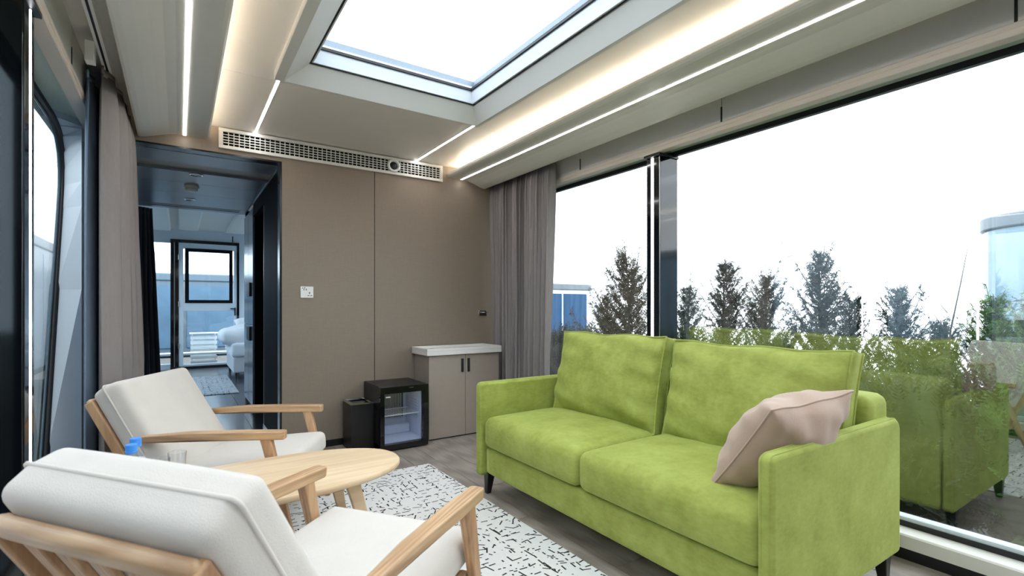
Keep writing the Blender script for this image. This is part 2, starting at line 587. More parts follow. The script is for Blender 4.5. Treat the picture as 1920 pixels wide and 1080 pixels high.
# skylight
sk = struct('window_1', 'large rectangular skylight with white frame and stepped trim in the ceiling', 'skylight')
def ring(name, x0, x1, y0, y1, outL, outR, outB, zs, mat, parent, inner=(0, 0), bevel=0):
    pass
def mitre(name, prof_l, prof_r, prof_b, prof_f, mat):
    """four mitred sides; each profile is a list of (outward offset, z) with equal length"""
    n = len(prof_l)
    def corner(pi, x, sx, px, y, sy, py):
        return [(x + sx * px[i][0], y + sy * py[i][0], px[i][1]) for i in range(n)]
    LF = corner(0, SX0, -1, prof_l, SY0, -1, prof_f); LB = corner(0, SX0, -1, prof_l, SY1, 1, prof_b)
    RF = corner(0, SX1, 1, prof_r, SY0, -1, prof_f); RB = corner(0, SX1, 1, prof_r, SY1, 1, prof_b)
    for A, B in ((LF, LB), (LB, RB), (RB, RF), (RF, LF)):
        mb = MB().add(A + B, [(i, (i + 1) % n, (i + 1) % n + n, i + n) for i in range(n)] + [tuple(range(n)), tuple(range(2 * n - 1, n - 1, -1))])
        part(name, mb, mat, sk)
def pr(o, flat):
    return [(o, 2.60), (o, 2.53), (o - flat, 2.53), (.028, 2.628), (.028, 2.645), (o - flat, 2.60)]
mitre('skylight_trim', pr(.20, .05), pr(.125, .028), pr(.125, .012), pr(.125, .02), 'skylight_white')
mitre('skylight_gasket', *[[(.034, 2.645), (.024, 2.632), (.016, 2.632), (.016, 2.645)]] * 4, 'rubber_black')
mitre('skylight_frame', *[[(.018, 2.75), (.018, 2.636), (.006, 2.636), (-.012, 2.70), (-.012, 2.72), (.0, 2.75)]] * 4, 'skylight_frame')
mitre('skylight_seal', *[[(-.010, 2.728), (-.010, 2.712), (-.024, 2.712), (-.024, 2.728)]] * 4, 'rubber_black')
bx('pane', SX0, SX1, SY0, SY1, 2.722, 2.726, 'skylight_glass', sk)

# partition wall with fabric panels, header over corridor opening
wb = struct('wall_back', 'taupe fabric covered partition wall in two panels', 'wall')
bx('wall_core', .70, 3.05, YB + .004, YB + .09, 0, 2.60, 'dark_laminate', wb)
bx('wall_panel', .70, 1.4685, YB - .006, YB + .004, .055, ZC, 'wall_fabric', wb, bevel=.0015)
bx('wall_panel', 1.4735, 2.98, YB - .006, YB + .004, .055, ZC, 'wall_fabric', wb, bevel=.0015)
bx('wall_header', -.66, .70, YB - .006, YB + .09, 2.385, 2.60, 'wall_fabric', wb)
bx('header_edge', -.45, .70, YB - .010, YB + .09, 2.372, 2.385, 'black_edge', wb)
bx('jamb_edge', .684, .70, YB - .010, YB + .09, 0, 2.372, 'black_edge', wb)
bx('wall_return', -.66, -.44, YB - .006, YB + .09, 0, 2.385, 'pale_blue_wall', wb)
tag(bx('baseboard_back', .70, 2.98, YB - .016, YB - .006, 0, .055, 'black_satin'), 'low black baseboard along the taupe wall', 'baseboard', kind='structure')

# right side: beam, sill, glazing
def side(nm, sgn, names):
    f = (lambda x: x) if sgn > 0 else mir
    def b2(name, x0, x1, y0, y1, z0, z1, mat, par, **kw):
        a, b = sorted((f(x0), f(x1)))
        return bx(name, a, b, y0, y1, z0, z1, mat, par, **kw)
    w = struct('wall_' + nm, names[0], 'wall')
    pts = [(2.80, 2.57), (2.80, 2.345), (2.792, 2.338), (2.792, 2.322), (2.796, 2.318), (2.796, 2.293), (3.05, 2.293), (3.05, 2.57)]
    cuts = [YR, -.775, .532, 1.839, 3.146, YB - .007]
    for yc_ in cuts[1:-1]:
        b2('joint_strip', 2.797, 2.801, yc_ - .005, yc_ + .005, 2.347, 2.44, 'rubber_black', w)
    for a, b in zip(cuts[:-1], cuts[1:]):
        b2('beam_segment', 2.80, 2.86, a + .003, b - .003, 2.345, 2.57, 'beam_grey', w)
    part('beam_lip', MB().prism([(f(x), z) for x, z in ((2.795, 2.3445), (2.792, 2.340), (2.792, 2.322), (2.797, 2.318), (2.797, 2.296), (2.80, 2.293), (2.86, 2.293), (2.86, 2.3445))], 'y', YR, YB - .007), 'beam_cream', w)
    b2('soffit', 2.861, 3.05, YR, YB - .007, 2.318, 2.345, 'soffit_green', w)
    b2('beam_core', 2.862, 3.045, YR, YB - .01, 2.346, 2.56, 'rubber_black', w)
    part('sill', MB().prism([(f(x), z) for x, z in ((2.845, .06), (2.845, .118), (2.852, .125), (2.955, .125), (2.955, .06))], 'y', YR, YB - .007), 'white_panel', w)
    b2('sill_base', 2.865, 3.05, YR, YB - .007, -.1, .06, 'black_satin', w)
    return w, f, b2
wr, fR, bR = side('right', 1, ('pale window beam and low white sill along the right glazing',))
wl, fL, bL = side('left', -1, ('pale window beam and low white sill along the left glazing',))

# glazing right
w2 = struct('window_2', 'floor to ceiling glass panes along the right side behind the sofa', 'window')
for (y0, y1) in ((YR, 2.40), (2.42, YB - .007)):
    bR('pane', GR - .004, GR + .004, y0, y1, .15, 2.317, 'pane_glass', w2)
    bR('top_seal', GR - .012, GR + .02, y0, y1, 2.286, 2.318, 'rubber_black', w2)
    bR('bottom_frame', 2.960, 3.02, y0, y1, .130, .168, 'pale_blue_wall', w2)
    bR('bottom_seal', 2.952, 2.962, y0, y1, .122, .150, 'rubber_black', w2)
# glazing left: far pane has a slanted end with a rounded upper corner
w3 = struct('window_3', 'left side window with a slanted rounded black edge beside the curtain', 'window')
yA, yZ = 2.50, YB - .007
cor = [(3.52, .13), (3.60, .36), (3.90, 1.30), (4.06, 1.80), (4.10, 1.95), (4.105, 2.05), (4.075, 2.15), (4.00, 2.225), (3.90, 2.262), (3.78, 2.28)]
wallpoly = [(yZ, .125)] + [(y, z) for y, z in cor[:1]] + cor[1:] + [(3.78, 2.293), (yZ, 2.293)]
el = [(GL + .012, y, z) for y, z in cor] + [(GL + .012, 3.78, 2.318)]
er = [(-.1235 * (3.66 + .25 * min(1, z / 2.0)), 3.66 + .25 * min(1, z / 2.0), z) for x, y, z in el]
eb = [(-.64, 4.40, z) for x, y, z in el]
m_ = len(el)
part('end_panel', MB().add(el + er + eb, [(i, i + 1, i + 1 + m_, i + m_) for i in range(m_ - 1)] + [(i + m_, i + 1 + m_, i + 1 + 2 * m_, i + 2 * m_) for i in range(m_ - 1)]
     + [(i + 2 * m_, i + 1 + 2 * m_, i + 1, i) for i in range(m_ - 1)] + [(0, m_, 2 * m_), (m_ - 1, 2 * m_ - 1, 3 * m_ - 1)]), 'pale_blue_wall', w3)
seal = [(GL + .012, y, z) for y, z in cor] + [(GL + .012, 3.2, 2.285), (GL + .012, 2.5, 2.285)]
part('edge_seal', MB().tube(seal, .018, 8), 'rubber_black', w3, smooth=True)
part('inner_bead', MB().tube([(x - .016, y - .022, z - (.016 if z > 1.9 else 0)) for x, y, z in seal], .006, 6), 'cabin_pale_glass', w3, smooth=True)
bL('pane', GR - .004, GR + .004, 2.47, 4.12, .12, 2.317, 'pane_glass', w3)
w4 = struct('window_4', 'left side glazing behind the camera', 'window')
bL('pane', GR - .004, GR + .004, YR, 1.50, .13, 2.312, 'pane_glass', w4)
bL('top_seal', GR - .012, GR + .02, YR, 1.50, 2.286, 2.318, 'rubber_black', w4)
bL('bottom_frame', 2.960, 3.02, YR, 1.50, .128, .168, 'pale_blue_wall', w4)

# posts with light strips
def post(f, y0, y1, led_y, label, lw=.011):
    t = thing('window_post', label, 'post', (f(2.92), (y0 + y1) / 2, 0), group='black window posts with light strips')
    L = lambda a, b: sorted((f(a) - f(2.92), f(b) - f(2.92)))
    yc = (y0 + y1) / 2
    a, b = L(2.84, 3.03)
    bx('post_body', a, b, y0 - yc, y1 - yc, .06, 2.29, 'black_gloss', t, bevel=.003)
    a, b = L(2.8375, 2.842)
    bx('light_strip', a, b, led_y - lw - yc, led_y + lw - yc, .13, 2.27, 'led_cool', t)
    a, b = L(2.836, 2.845)
    bx('edge_trim', a, b, y0 - yc + .002, y0 - yc + .008, .13, 2.28, 'steel' if f(2.92) > 1 else 'black_edge', t)
    a, b = L(2.82, 3.03)
    bx('post_cap', a, b, y0 - yc - .01, y1 - yc + .01, 2.274, 2.292, 'black_satin', t)
post(fR, 2.345, 2.468, 2.415, 'black glossy window post with vertical light strip behind the green sofa')
post(lambda x: mir(x) + .022, 2.35, 2.512, 2.455, 'black glossy post with vertical light strip at the left edge beside the near armchair', .005)
post(lambda x: mir(x) + .022, 1.42, 1.52, 1.48, 'black glossy post with light strip nearest the camera on the left side', .008)
d1 = struct('door_1', 'dark glass side door between the two left posts', 'door')
bL('leaf_frame', 2.95, 2.99, 1.525, 1.60, .06, 2.28, 'black_gloss', d1)
bL('leaf_frame', 2.95, 2.99, 2.27, 2.345, .06, 2.28, 'black_gloss', d1)
bL('leaf_frame', 2.95, 2.99, 1.60, 2.27, .06, .16, 'black_gloss', d1)
bL('leaf_frame', 2.95, 2.99, 1.60, 2.27, 2.20, 2.28, 'black_gloss', d1)
bL('pane', 2.966, 2.972, 1.60, 2.27, .16, 2.20, 'door_glass', d1)
# rear wall
tag(bx('wall_rear', -.66, 3.05, YR - .1, YR, -.1, 2.75, 'wall_fabric'), 'taupe wall behind the camera', 'wall', kind='structure')

# curved cornices with light strip and warm cove
def cornice(f, label, y1):
    t = thing('ceiling_cornice', label, 'cornice', (f(2.4), 0, 0), group='curved ceiling cornices')
    F = lambda x: f(x) - f(2.4)
    out = [(2.20, 2.512), (2.188, 2.506), (2.180, 2.495), (2.182, 2.482), (2.192, 2.472), (2.21, 2.466), (2.27, 2.464), (2.34, 2.465), (2.385, 2.463), (2.43, 2.456), (2.48, 2.441), (2.53, 2.424), (2.575, 2.411), (2.60, 2.406), (2.612, 2.408), (2.616, 2.418)]
    pts = out + [(2.616, 2.575), (2.602, 2.575), (2.602, 2.492), (2.24, 2.492), (2.215, 2.500)]
    part('shell', MB().prism([(F(x), z) for x, z in pts], 'y', YR + .01, y1), 'white_panel', t, bevel=.0)
    a, b = sorted((F(2.330), F(2.346)))
    bx('light_strip', a, b, YR + .02, y1 - .004, 2.4625, 2.4665, 'led_white', t)
    a, b = sorted((F(2.30), F(2.33)))
    bx('cove_strip', a, b, YR + .05, y1 - .05, 2.4925, 2.500, 'cove_warm', t)
cornice(lambda x: x, 'curved cream ceiling cornice with light line above the sofa', 4.395)
cornice(mir, 'curved cream ceiling cornice with light line above the armchairs', 4.395)
# slim light lines in the ceiling
for x, lb in ((.505, 'thin white ceiling light line at left corner of skylight'), (1.867, 'thin white ceiling light line at right corner of skylight')):
    t = thing('ceiling_light_strip', lb, 'light', (x, 3.81, ZC), group='ceiling light lines')
    bx('diffuser', -.008, .008, -.60, .60, -.003, .004, 'led_ceiling', t)
    bx('channel', -.012, -.0085, -.60, .60, -.002, .004, 'white_plastic', t)
    bx('channel', .0085, .012, -.60, .60, -.002, .004, 'white_plastic', t)

# curtain rails
for f, lb in ((fR, 'white curtain rail in the ceiling pocket above the sofa side'), (fL, 'white curtain rail in the ceiling pocket on the left')):
    t = thing('curtain_rail', lb, 'rail', (f(2.70), 0, 2.53), group='curtain rails')
    bx('rail_profile', -.018, .018, YR + .05, YB - .05, -.03, .02, 'white_plastic', t)
    bx('rail_slot', -.005, .005, YR + .05, YB - .05, -.032, -.03, 'rubber_black', t)
    if f is fL:
        bx('motor_box', -.055, -.016, 3.16, 3.22, -.13, -.03, 'white_plastic', t, bevel=.004)

# ============================================================ CORRIDOR AND BEDROOM
CW = .70
fl2 = struct('floor_2', 'dark tiled floor of the corridor and bedroom', 'floor')
bx('subfloor', -.66, 3.05, YB, 11.6, -.12, -.016, 'rubber_black', fl2)
tile = None
for ix in range(9):
    for iy in range(6):
        y0 = YB + iy * 1.2; x0 = -.63 + ix * .41
        if iy < 2 and x0 > .75: continue
        if tile is None:
            tile = bx('floor_tile', .002, .408, .002, 1.198, -.015, 0, 'corridor_floor', fl2); o = tile
        else:
            o = share(tile, (0, 0, 0), fl2)
        o.location = (x0, y0, 0)
cc = struct('ceiling_2', 'grey panelled corridor ceiling with recessed band and slot', 'ceiling')
for (a, b, m, dz) in ((4.53, 4.86, 'corridor_ceiling', 0), (4.86, 5.16, 'corridor_band', .02), (5.16, 5.62, 'corridor_ceiling', 0), (5.62, 6.15, 'corridor_ceiling', 0), (6.15, 6.84, 'corridor_ceiling', 0), (7.04, 7.16, 'corridor_ceiling', 0)):
    bx('ceiling_panel', -.66, CW, a + .002, b - .002, 2.37 + dz, 2.42, m, cc)
bx('slot_back', -.66, CW, 6.84, 7.04, 2.40, 2.42, 'vent_dark', cc)
for k in range(3):
    bx('slot_blade', -.31, .62, 6.862 + k * .062, 6.90 + k * .062, 2.374, 2.386, 'corridor_band', cc)
for (x0, x1) in ((-.66, -.31), (.62, CW)):
    bx('ceiling_panel', x0, x1, 6.842, 7.038, 2.37, 2.399, 'corridor_ceiling', cc)
t = thing('smoke_detector', 'small round white smoke detector on corridor ceiling', 'detector', (.105, 5.75, 2.37))
part('base_ring', MB().lathe([(.062, 0), (.062, -.014), (.055, -.018)], seg=24), 'white_plastic', t, smooth=False)
part('detector_cap', MB().lathe([(.05, -.018), (.052, -.034), (.042, -.046), (.015, -.05)], seg=24), 'white_plastic', t, smooth=True)
for (x, y, lb) in ((.13, 5.22, 'round recessed downlight nearest the lounge in corridor ceiling'), (.10, 6.45, 'round recessed downlight farther along corridor ceiling')):
    t = thing('downlight', lb, 'light', (x, y, 2.37), group='corridor downlights')
    part('rim', MB().lathe([(.055, .001), (.055, -.006), (.045, -.008), (.04, -.003)], seg=24), 'chrome', t)
    part('lens', MB().lathe([(.038, .0), (.036, -.004)], seg=20), 'white_plastic', t)
# corridor right side
wc = struct('wall_corridor', 'dark laminate wall panel on right of corridor', 'wall')
bx('panel', CW, CW + .05, YB + .09, 5.45, 0, 2.37, 'dark_laminate', wc)
bx('panel_edge', CW - .004, CW, YB + .085, YB + .097, 0, 2.37, 'steel', wc)
bx('panel_edge', CW - .003, CW, 5.44, 5.452, 0, 2.2, 'steel', wc)
bx('lintel', CW, CW + .05, 5.45, 6.3, 2.22, 2.37, 'dark_laminate', wc)
bx('recess_back', CW + .35, CW + .4, 5.4, 6.32, 0, 2.37, 'black_satin', wc)
bx('recess_side', CW + .05, CW + .35, 5.40, 5.45, 0, 2.37, 'black_satin', wc)
bx('top_rail', CW - .006, CW, YB + .09, 6.32, 2.352, 2.37, 'steel', wc)
bx('skirting', CW - .008, CW, YB + .09, 5.45, 0, .05, 'black_gloss', wc)
ward = thing('wardrobe', 'blue grey built-in wardrobe at far end of corridor', 'wardrobe', (CW, 6.78, 0))
bx('body', .02, .55, -.45, .45, 0, 2.345, 'dark_laminate', ward)
for (y0, y1) in ((-.44, -.003), (.003, .44)):
    for (z0, z1) in ((.06, .985), (.99, 2.33)):
        dd = bx('door', 0, .02, y0, y1, z0, z1, 'wardrobe_blue', ward, bevel=.002)
        if y0 < -.1:
            zc = .885 if z0 < .5 else 1.40
            bx('handle', -.022, .0, -.30, -.03, zc - .08, zc + .08, 'rubber_black', dd, bevel=.003)
wcl = struct('wall_corridor_left', 'pale wall on left of corridor behind the curtain', 'wall')
bx('panel', -.66, -.46, YB + .09, 7.35, 0, 2.6, 'pale_blue_wall', wcl)
bx('panel', -.66, -.58, 7.35, 7.6, 0, 2.6, 'pale_blue_wall', wcl)
# bedroom shell
cb = struct('ceiling_3', 'pale bedroom ceiling beyond the corridor', 'ceiling')
bx('ceiling_panel', -.66, 3.05, 7.16, 11.6, 2.68, 2.72, 'skylight_white', cb)
bx('ceiling_drop', .0, .30, 7.6, 10.9, 2.60, 2.68, 'skylight_white', cb, bevel=.02)
bx('ceiling_drop', -.42, -.12, 7.6, 10.9, 2.57, 2.68, 'skylight_white', cb, bevel=.02)
bx('ceiling_drop', .75, 1.05, 7.6, 10.9, 2.60, 2.68, 'skylight_white', cb, bevel=.02)
bx('corridor_edge', -.66, 3.05, 7.10, 7.16, 2.42, 2.72, 'skylight_white', cb)
we = struct('wall_bedroom_end', 'far bedroom end wall around the glass door', 'wall')
bx('top_band', -.66, 3.05, 11.5, 11.6, 2.49, 2.70, 'pale_blue_wall', we)
bx('side_panel', 1.02, 3.05, 11.5, 11.6, 0, 2.49, 'pale_blue_wall', we)
bx('bottom_band', -.66, -.13, 11.5, 11.6, 0, .10, 'pale_blue_wall', we)
bx('corner_post', -.66, -.60, 11.5, 11.6, 0, 2.49, 'black_satin', we)
bx('seam_line', .90, .915, 11.492, 11.5, 2.50, 2.62, 'rubber_black', we)
w5 = struct('window_5', 'narrow window left of the glass door at the far end', 'window')
bx('pane', -.60, -.13, 11.54, 11.55, .10, 2.42, 'door_glass', w5)
bx('head', -.60, -.13, 11.5, 11.58, 2.42, 2.49, 'pale_blue_wall', w5)
d2 = struct('door_2', 'pale metal glass door at the far end of the bedroom', 'door')
bx('door_frame', -.13, .0, 11.46, 11.58, 0, 2.49, 'black_gloss', d2)
bx('door_frame', .0, 1.02, 11.46, 11.58, 2.43, 2.49, 'black_gloss', d2)
bx('door_frame', .98, 1.02, 11.46, 11.58, 0, 2.43, 'black_gloss', d2)
bx('threshold', -.13, 1.02, 11.40, 11.58, 0, .05, 'black_satin', d2)
bx('weather_strip', -.075, -.06, 11.452, 11.46, .05, 2.43, 'steel', d2)
for (x0, x1, z0, z1) in ((.0, .075, .05, 2.43), (.925, .98, .05, 2.43), (.075, .925, 2.32, 2.43), (.075, .925, 1.12, 1.27), (.075, .925, .05, .085)):
    bx('leaf_rail', x0, x1, 11.47, 11.53, z0, z1, 'pale_blue_wall', d2)
for (x0, x1, z0, z1) in ((.10, .165, 1.27, 2.33), (.845, .905, 1.27, 2.33), (.165, .845, 2.265, 2.33), (.165, .845, 1.27, 1.33)):
    bx('sash', x0, x1, 11.455, 11.50, z0, z1, 'dark_laminate', d2)
bx('pane', .165, .845, 11.485, 11.49, 1.33, 2.265, 'door_glass', d2)
bx('pane', .075, .925, 11.495, 11.50, .085, 1.12, 'door_glass', d2)
for z in (.4, 1.2, 2.1):
    part('hinge', MB().lathe([(.012, 0), (.012, .1)], (.0, 11.455, z), 8), 'steel', d2)
part('handle', MB().box(.935, .955, 11.43, 11.47, 1.02, 1.18).box(.86, .955, 11.42, 11.435, 1.15, 1.17), 'rubber_black', d2)
# bedroom side glazing; the right one is unseen, added to let daylight in
w6 = struct('window_6', 'bedroom side glazing on the left beyond the dark curtain', 'window')
bx('pane', GL - .004, GL + .004, 7.6, 11.5, .12, 2.35, 'door_glass', w6)
bx('sill', -.66, -.57, 7.6, 11.5, 0, .12, 'white_panel', w6)
bx('head', -.66, -.57, 7.6, 11.5, 2.35, 2.68, 'pale_blue_wall', w6)
w7 = struct('window_7_added', 'unseen bedroom side glazing on the right, added for daylight', 'window')
bx('pane', 2.976, 2.984, 7.3, 11.5, .12, 2.35, 'door_glass', w7)
bx('sill', 2.93, 3.02, 7.3, 11.5, 0, .12, 'white_panel', w7)
bx('head', 2.93, 3.02, 7.3, 11.5, 2.35, 2.68, 'pale_blue_wall', w7)
bx('divider', CW + .02, 3.05, 7.24, 7.30, 0, 2.7, 'dark_laminate', w7)

# bed
bd = thing('bed', 'white made-up bed partly visible in the far bedroom', 'bed', (1.7, 9.9, 0))
bx('bed_base', -.95, .95, -.55, .85, .10, .36, 'bed_base', bd, bevel=.02)
soft('mattress', rbox(1.96, 1.46, .24, .06), 'bed_white', bd, Matrix.Translation((0, .15, .48)))
me = rbox(1.9, 1.3, .22, .10, n=(20, 20, 8), crown=.10)
me.v = [(x, y, z + .02 * math.sin(9 * x + 3 * y) + .015 * math.sin(11 * y)) for x, y, z in me.v]
soft('duvet', me, 'bed_white', bd, Matrix.Translation((-.16, .15, .68)))
pm, _ = pillow(.6, .42, .2, .01, .06)
soft('pillow', pm, 'bed_white', bd, Matrix.Translation((-.55, .45, .88)) @ Matrix.Rotation(R(18), 4, 'X'))
for (x, y) in ((-.90, -.5), (-.9, .8), (.9, -.5), (.9, .8)):
    part('leg', MB().lathe([(.018, 0), (.025, .10)], (x, y, 0), 10), 'black_satin', bd)
t = tag(bx('bedroom_rug', -.05, .70, 7.86, 10.0, .0, .008, 'rug_print_grey'), 'grey patterned runner rug on the dark bedroom floor', 'rug')

# ============================================================ CURTAINS
def curtain(name, mat, path_top, path_bot, z1, z0, folds, amp_t, amp_b, label, seed, cat='curtain', liner=None):
    """pleated cloth between a top and a bottom line (lists of xy)"""
    rnd = random.Random(seed)
    NU, NZ = folds * 10, 18
    ph = [rnd.uniform(-.6, .6) for _ in range(folds + 2)]
    am = [rnd.uniform(.55, 1.25) for _ in range(folds + 2)]
    def along(path, s):
        d = [0]
        for a, b in zip(path[:-1], path[1:]):
            d.append(d[-1] + math.hypot(b[0] - a[0], b[1] - a[1]))
        x = s * d[-1]
        for i in range(len(path) - 1):
            if x <= d[i + 1] + 1e-9:
                k = (x - d[i]) / (d[i + 1] - d[i])
                a, b = path[i], path[i + 1]
                tx, ty = b[0] - a[0], b[1] - a[1]
                L = math.hypot(tx, ty)
                return (a[0] + tx * k, a[1] + ty * k, -ty / L, tx / L)
    vs, fs = [], []
    for j in range(NZ + 1):
        q = j / NZ
        for i in range(NU + 1):
            s = i / NU
            k = s * folds
            i0 = int(k)
            fr = k - i0
            p = ph[i0] * (1 - fr) + ph[i0 + 1] * fr
            a_ = am[i0] * (1 - fr) + am[i0 + 1] * fr
            xt, yt, nx, ny = along(path_top, s)
            xb, yb, mx_, my_ = along(path_bot, s)
            x, y = xt + (xb - xt) * q, yt + (yb - yt) * q
            amp = (amp_t + (amp_b - amp_t) * q) * a_
            w = math.sin(2 * math.pi * k + p + .5 * math.sin(3 * q + p * 4))
            w = math.copysign(abs(w) ** .8, w)
            # pinch pleats near the heading
            if q < .06: w = w * (.55 + 7 * q) 
            off = amp * w
            tang = .3 * amp * math.sin(4 * math.pi * k + p)
            vs.append((x + nx * off + ny * tang, y + ny * off - nx * tang, z1 + (z0 - z1) * q))
    for j in range(NZ):
        for i in range(NU):
            a = j * (NU + 1) + i
            fs.append((a, a + 1, a + NU + 2, a + NU + 1))
    me = bpy.data.meshes.new('cloth'); me.from_pydata(vs, [], fs)
    t = thing(name, label, cat, (path_top[0][0], path_top[0][1], 0))
    for v in me.vertices:
        v.co.x -= path_top[0][0]; v.co.y -= path_top[0][1]
    o = link('cloth', me, mat, t, smooth=True)
    m = o.modifiers.new('solid', 'SOLIDIFY'); m.thickness = .004
    # gathered heading tape
    hp = []
    for i in range(NU + 1):
        v = vs[i]; hp.append((v[0] - path_top[0][0], v[1] - path_top[0][1], z1 - .02))
    hv = hp + [(x, y, z + .04) for x, y, z in hp]
    hm = bpy.data.meshes.new('heading'); hm.from_pydata(hv, [], [(i, i + 1, i + NU + 2, i + NU + 1) for i in range(NU)])
    h = link('heading', hm, mat, t, smooth=True)
    m = h.modifiers.new('solid', 'SOLIDIFY'); m.thickness = .009; m.offset = 0
    return t
curtain('curtain', 'curtain_grey', [(2.70, 3.385), (2.715, 4.39)], [(2.72, 3.47), (2.735, 4.385)], 2.475, .03, 12, .050, .055, 'grey pleated curtain hanging right of the white topped cabinet', 3)
curtain('curtain', 'curtain_grey', [(-.330, 3.44), (-.315, 3.80), (-.305, 4.34)], [(-.320, 3.42), (-.295, 3.80), (-.245, 4.32)], 2.475, .03, 4, .050, .068, 'grey pleated curtain hanging on the left behind the far armchair', 5)
curtain('curtain', 'curtain_liner', [(-.400, 3.44), (-.385, 4.36)], [(-.400, 3.42), (-.375, 4.36)], 2.44, .03, 6, .018, .022, 'blue grey lining curtain between left window and grey curtain', 9)
curtain('curtain', 'curtain_dark', [(-.40, 7.42), (-.27, 7.50)], [(-.40, 7.42), (-.17, 7.52)], 2.38, .03, 4, .025, .03, 'dark curtain at bedroom entrance left of the corridor end', 11)

# ============================================================ AIR VENT, SOCKET, HOOK
t = thing('air_vent', 'long white grille air vent above the taupe wall', 'vent', (1.197, YB - .006, 2.495))
VX, VZ = .943, .078
bx('vent_back', -VX + .02, VX - .02, -.004, -.001, -VZ + .02, VZ - .02, 'vent_dark', t)  # black plate stands in for the unlit depth behind the grille
for (a, b, c, d_) in ((-VX, VX, VZ - .026, VZ), (-VX, VX, -VZ, -VZ + .026), (-VX, -VX + .03, -VZ + .026, VZ - .026), (VX - .03, VX, -VZ + .026, VZ - .026)):
    bx('vent_frame', a, b, -.022, 0, c, d_, 'vent_white', t, bevel=.002)
vb = bx('vent_bar', -.0028, .0028, -.016, -.005, -VZ + .026, VZ - .026, 'vent_white', t)
nb = 50
for k in range(1, nb):
    x = -VX + .03 + k * (2 * VX - .06) / nb
    if k == 1:
        vb.location.x = x
    else:
        share(vb, (x, 0, 0), t)
hb = bx('vent_blade', -VX + .03, VX - .03, -.018, -.006, -.0028, .0028, 'vent_white', t)
for k in range(1, 5):
    z = -VZ + .026 + k * (2 * VZ - .052) / 5
    if k == 1: hb.location.z = z
    else: share(hb, (0, 0, z), t)
nz = part('nozzle', MB().lathe([(.056, -.012), (.060, -.026), (.060, -.036), (.050, -.042), (.040, -.036), (.036, -.016)], (.444, 0, .0), 28, 'y'), 'white_plastic', t, smooth=True)
part('nozzle_core', MB().lathe([(.036, -.020), (.036, -.026), (.012, -.034)], (.444, 0, .0), 20, 'y'), 'rubber_black', nz)

t = thing('wall_socket', 'square white wall socket on the taupe wall', 'socket', (.893, YB - .006, 1.321))
bx('plate', -.051, .051, -.009, 0, -.048, .048, 'white_plastic', t, bevel=.003)
for (x, z, w_, h_) in ((-.024, .022, .006, .014), (-.006, .022, .006, .014), (-.034, .034, .006, .009), (-.018, .036, .007, .009), (.02, -.006, .007, .016), (.012, -.028, .014, .006), (.034, -.028, .014, .006)):
    bx('socket_hole', x - w_ / 2, x + w_ / 2, -.0098, -.0088, z - h_ / 2, z + h_ / 2, 'rubber_black', t)
t = thing('wall_hook', 'small chrome hook on dark wall corner beside the right curtain', 'hook', (2.60, YB - .006, 1.134))
bx('plate', -.045, .045, -.008, 0, -.028, .028, 'chrome', t, bevel=.002)
part('hook_arm', MB().tube([(-.02, -.004, .008), (-.02, -.03, .008), (.03, -.034, .008), (.045, -.03, .008)], .005, 8), 'chrome', t, smooth=True)

# ============================================================ CABINET, MINIBAR, BIN
CY0, CY1 = 4.09, YB - .018
cab = thing('cabinet', 'low taupe two-door cabinet with white tray top against the wall', 'cabinet', (2.22, 4.25, 0))
ox, oy = 2.22, 4.25
bx('body', 1.852 - ox, 2.588 - ox, CY0 + .018 - oy, CY1 - oy, .0, .762, 'cab_taupe', cab)
bx('plinth', 1.86 - ox, 2.58 - ox, CY0 + .012 - oy, CY0 + .0178 - oy, 0, .012, 'rubber_black', cab)
for (x0, x1, hx) in ((1.852, 2.2185, 2.186), (2.2215, 2.588, 2.252)):
    dd = bx('door', x0 - ox, x1 - ox, CY0 - oy, CY0 + .017 - oy, .012, .758, 'cab_taupe', cab, bevel=.002)
    bx('handle', hx - .010 - ox, hx + .010 - ox, CY0 - .014 - oy, CY0 - oy, .595, .72, 'rubber_black', dd, bevel=.002)
tp = bx('tray_top', 1.822 - ox, 2.602 - ox, CY0 - .03 - oy, CY1 - oy, .762, .80, 'cab_top', cab, bevel=.003)
for (a, b, c, d_) in ((1.822, 2.602, CY0 - .03, CY0 - .012), (1.822, 2.602, CY1 - .018, CY1), (1.822, 1.84, CY0 - .012, CY1 - .018), (2.584, 2.602, CY0 - .012, CY1 - .018)):
    bx('rim', a - ox, b - ox, c - oy, d_ - oy, .80, .824, 'cab_top', tp, bevel=.003)
t = thing('remote_control', 'small white remote lying on the cabinet tray top', 'remote', (1.95, 4.20, .801), R(18))
bx('remote_body', -.06, .06, -.02, .02, 0, .014, 'white_plastic', t, bevel=.004)
bx('remote_screen', -.045, -.005, -.013, .013, .014, .0148, 'steel', t)

fr = thing('minibar_fridge', 'black glass-door minibar fridge beside the cabinet', 'fridge', (1.578, 4.19, 0))
FX, FY0, FY1, FH = .208, -.175, .22, .525
bx('side_wall', -FX, -FX + .025, FY0, FY1, .02, FH, 'black_satin', fr)
bx('side_wall', FX - .025, FX, FY0, FY1, .02, FH, 'black_satin', fr)
bx('top', -FX, FX, FY0, FY1, FH, FH + .012, 'black_satin', fr, bevel=.003)
bx('bottom', -FX, FX, FY0, FY1, .01, .055, 'black_satin', fr)
bx('back', -FX + .025, FX - .025, FY1 - .03, FY1, .055, FH, 'black_satin', fr)
bx('liner_back', -FX + .026, FX - .026, FY1 - .05, FY1 - .031, .055, FH - .001, 'fridge_liner', fr)
bx('liner_side', FX - .045, FX - .026, FY0 + .01, FY1 - .05, .055, FH - .001, 'fridge_liner', fr)
bx('liner_side', -FX + .026, -FX + .045, FY0 + .01, FY1 - .05, .055, FH - .001, 'fridge_liner', fr)
bx('liner_floor', -FX + .045, FX - .045, FY0 + .01, FY1 - .05, .056, .07, 'fridge_liner', fr)
